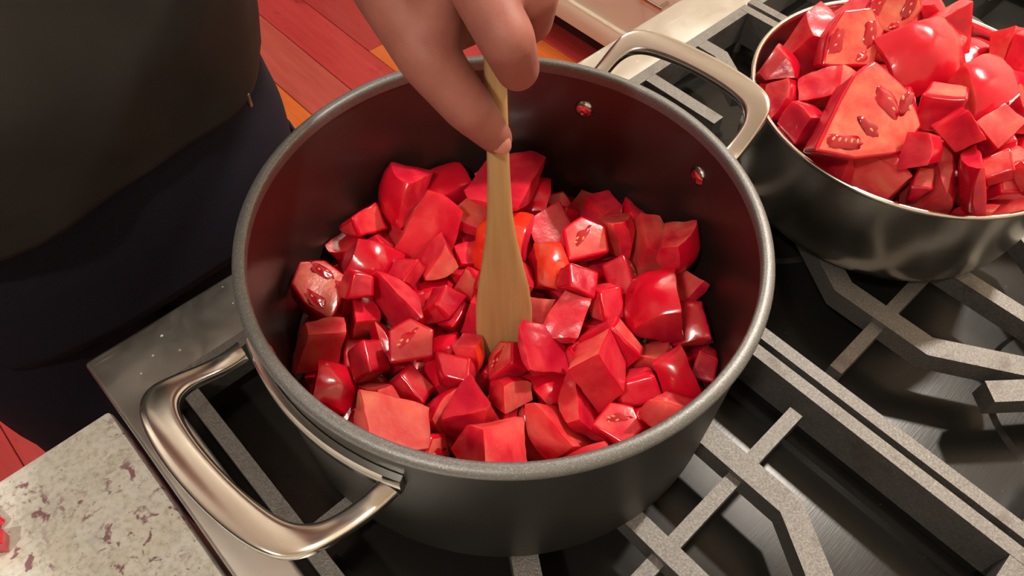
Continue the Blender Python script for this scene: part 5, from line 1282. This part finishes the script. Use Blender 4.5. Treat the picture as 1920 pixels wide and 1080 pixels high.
# thumb nail and index nail
def nail(c, up, along, w, l):
    up = Vector(up).normalized(); al = Vector(along); al = (al - up * al.dot(up)).normalized(); sd_ = up.cross(al)
    bm = bmesh.new()
    ellipsoid(bm, Vector((0, 0, 0)), (w, l, 0.0011))
    for v in bm.verts: v.co.z -= 0.10 * (v.co.x / w) ** 2 * 0.012
    m = Matrix((sd_, al, up)).transposed().to_4x4(); m.translation = Vector(c) - PO
    bmesh.ops.transform(bm, matrix=m, verts=bm.verts)
    return part('fingernail', bm, M_NAIL, body, True)
td = (Vector(THUMB[3]) - Vector(THUMB[2])).normalized()
tu = Vector((-0.55, -0.35, 0.75)); tu = (tu - td * tu.dot(td)).normalized()
nail(Vector(THUMB[3]) - td * 0.001 + tu * 0.0070, tu, td, 0.0050, 0.0068)
# eyes
for s in (-1, 1):
    bm = bmesh.new(); ellipsoid(bm, Vector((-0.126 + s * 0.030, 0.299, 0.716)) - PO, (0.011, 0.008, 0.007))
    part('eye', bm, M_WHITE, body, True)
bm = bmesh.new()
ellipsoid(bm, Vector((-0.128, 0.410, 0.735)) - PO, (0.088, 0.100, 0.112))
bmesh.ops.bisect_plane(bm, geom=bm.verts[:] + bm.edges[:] + bm.faces[:], plane_co=Vector((-0.128, 0.33, 0.76)) - PO, plane_no=Vector((0, -1, -0.65)).normalized(), clear_outer=True)
part('hair', bm, M_SHOE, person, True)

# clothes: lofted shells with folds
def shell(name, mat, secs, folds=0.004, seed=0.0, n=72, thick=0.0, fscale=9.0):
    """secs: (z, cx, cy, a, b[, power])"""
    # interpolate sections smoothly
    zs = []
    for i in range(len(secs) - 1):
        for k in range(8):
            t = k / 8
            zs.append([secs[i][q] * (1 - t) + secs[i + 1][q] * t for q in range(5)])
    zs.append(list(secs[-1][:5]))
    for _ in range(3):
        zs = [zs[0]] + [[zs[i][q] if q == 0 else (zs[i - 1][q] + 2 * zs[i][q] + zs[i + 1][q]) / 4 for q in range(5)] for i in range(1, len(zs) - 1)] + [zs[-1]]
    rings = []
    for z, cx, cy, a_, b_ in zs:
        ring = []
        for i in range(n):
            t = 2 * PI * i / n
            ca, sa = math.cos(t), math.sin(t)
            e = 0.86
            p = Vector((cx + a_ * math.copysign(abs(ca) ** e, ca), cy + b_ * math.copysign(abs(sa) ** e, sa), z))
            f_ = noise.noise(Vector((p.x * fscale, p.y * fscale, z * fscale * 0.55 + seed))) + 0.5 * noise.noise(Vector((p.x * fscale * 2.3, p.y * fscale * 2.3, z * fscale * 1.1 + seed + 7)))
            out = Vector((ca * b_, sa * a_, 0)).normalized()
            p += out * folds * f_
            ring.append(tuple(p - PO))
        rings.append(ring)
    bm = bmesh.new()
    loft(bm, rings, cap=False)
    o = part(name, bm, mat, person, True)
    if thick:
        s_ = o.modifiers.new('cloth', 'SOLIDIFY'); s_.thickness = thick; s_.offset = 0
    return o
shell('shirt', M_SHIRT, [(0.014, -0.140, 0.430, 0.204, 0.140), (0.045, -0.138, 0.428, 0.206, 0.142), (0.12, -0.136, 0.424, 0.210, 0.152), (0.24, -0.134, 0.428, 0.212, 0.142), (0.36, -0.136, 0.432, 0.200, 0.130), (0.46, -0.135, 0.432, 0.198, 0.105), (0.535, -0.135, 0.432, 0.125, 0.085), (0.562, -0.135, 0.430, 0.082, 0.076)], 0.014, 1.0, thick=0.004, fscale=8)
def tube(name, mat, pts, rads, seed, folds=0.004, parent=person, n=40):
    bm = bmesh.new()
    rings = []
    P = [Vector(p) for p in pts]
    fine = []
    for i in range(len(P) - 1):
        for k in range(7):
            t = k / 7
            fine.append((P[i].lerp(P[i + 1], t), rads[i] * (1 - t) + rads[i + 1] * t, (P[i + 1] - P[i]).normalized()))
    fine.append((P[-1], rads[-1], (P[-1] - P[-2]).normalized()))
    for c, r_, d in fine:
        u_ = d.orthogonal().normalized() if abs(d.z) < 0.95 else Vector((1, 0, 0))
        u_ = (u_ - d * u_.dot(d)).normalized(); w_ = d.cross(u_)
        ring = []
        for i in range(n):
            t = 2 * PI * i / n
            o_ = u_ * math.cos(t) + w_ * math.sin(t)
            p = c + o_ * r_
            p += o_ * folds * (noise.noise(p * 10 + Vector((seed, 0, 0))) + 0.6 * noise.noise(p * 24 + Vector((seed, 3, 0))))
            ring.append(tuple(p - PO))
        rings.append(ring)
    loft(bm, rings, cap=False)
    o = part(name, mat=None, bm=bm, mats=mat, parent=parent, smooth=True) if False else part(name, bm, mat, parent, True)
    s_ = o.modifiers.new('cloth', 'SOLIDIFY'); s_.thickness = 0.003; s_.offset = 0
    return o
tube('sleeve', M_SHIRT, [SHOULDER + Vector((-0.05, 0.012, 0.015)), SHOULDER, SHOULDER.lerp(ELBOW, 0.35), SHOULDER.lerp(ELBOW, 0.62)], [.080, .074, .066, .062], 2.0)
tube('sleeve', M_SHIRT, [(-0.262, 0.417, 0.485), (-0.310, 0.405, 0.470), (-0.331, 0.421, 0.37), (-0.347, 0.434, 0.29)], [.080, .074, .066, .062], 5.0)
tr = shell('trousers', M_DENIM, [(0.060, -0.135, 0.430, 0.185, 0.118), (0.0, -0.135, 0.430, 0.198, 0.126), (-0.06, -0.133, 0.430, 0.203, 0.130), (-0.14, -0.130, 0.430, 0.200, 0.126)], 0.005, 3.0, thick=0.003)
for s in (-1, 1):
    tube('trouser_leg', M_DENIM, [(-0.130 + s * 0.098, 0.430, -0.115), (-0.128 + s * 0.092, 0.428, -0.25), (-0.128 + s * 0.094, 0.425, -0.45), (-0.128 + s * 0.098, 0.435, -0.70), (-0.128 + s * 0.100, 0.440, -0.885)], [.108, .100, .086, .070, .070], 11.0 * s, 0.006)
    bm = bmesh.new()
    cx = -0.128 + s * 0.100
    ellipsoid(bm, Vector((cx, 0.395, -0.885)) - PO, (0.046, 0.130, 0.040))
    box(bm, tuple(Vector((cx - 0.047, 0.262, -0.9295)) - PO), tuple(Vector((cx + 0.047, 0.525, -0.900)) - PO), 0.012)
    part('shoe', bm, M_SHOE, person, True, 50)
bm = bmesh.new()
box(bm, tuple(Vector((0.0030, 0.3150, 0.0040)) - PO), tuple(Vector((0.0065, 0.3180, 0.0180)) - PO), 0.001)
zp = part('zip_pull', bm, M_HANDLE, person, True, 40)

# ------------------------------------------------------------------ tomato scraps on the granite at the photo's left edge
for kind, loc, sc, yaw, lab in (('pale0', (-0.2960, 0.1255, -0.0130), 0.55, 0.4, 'pale tomato scrap on the granite counter at the left edge of the photo'),
                                ('cube0', (-0.2990, 0.1105, -0.0135), 0.50, 1.2, 'deep red tomato scrap on the granite beside the pale scrap')):
    o = add_piece(kind, sc, loc, Quaternion((0, 0, 1), yaw), lab, 'tomato scraps on the granite')
    zs = [(o.rotation_quaternion.to_matrix() @ (v.co * sc)).z for v in o.data.vertices]
    o.location.z = -0.020 - min(zs) + 0.0002
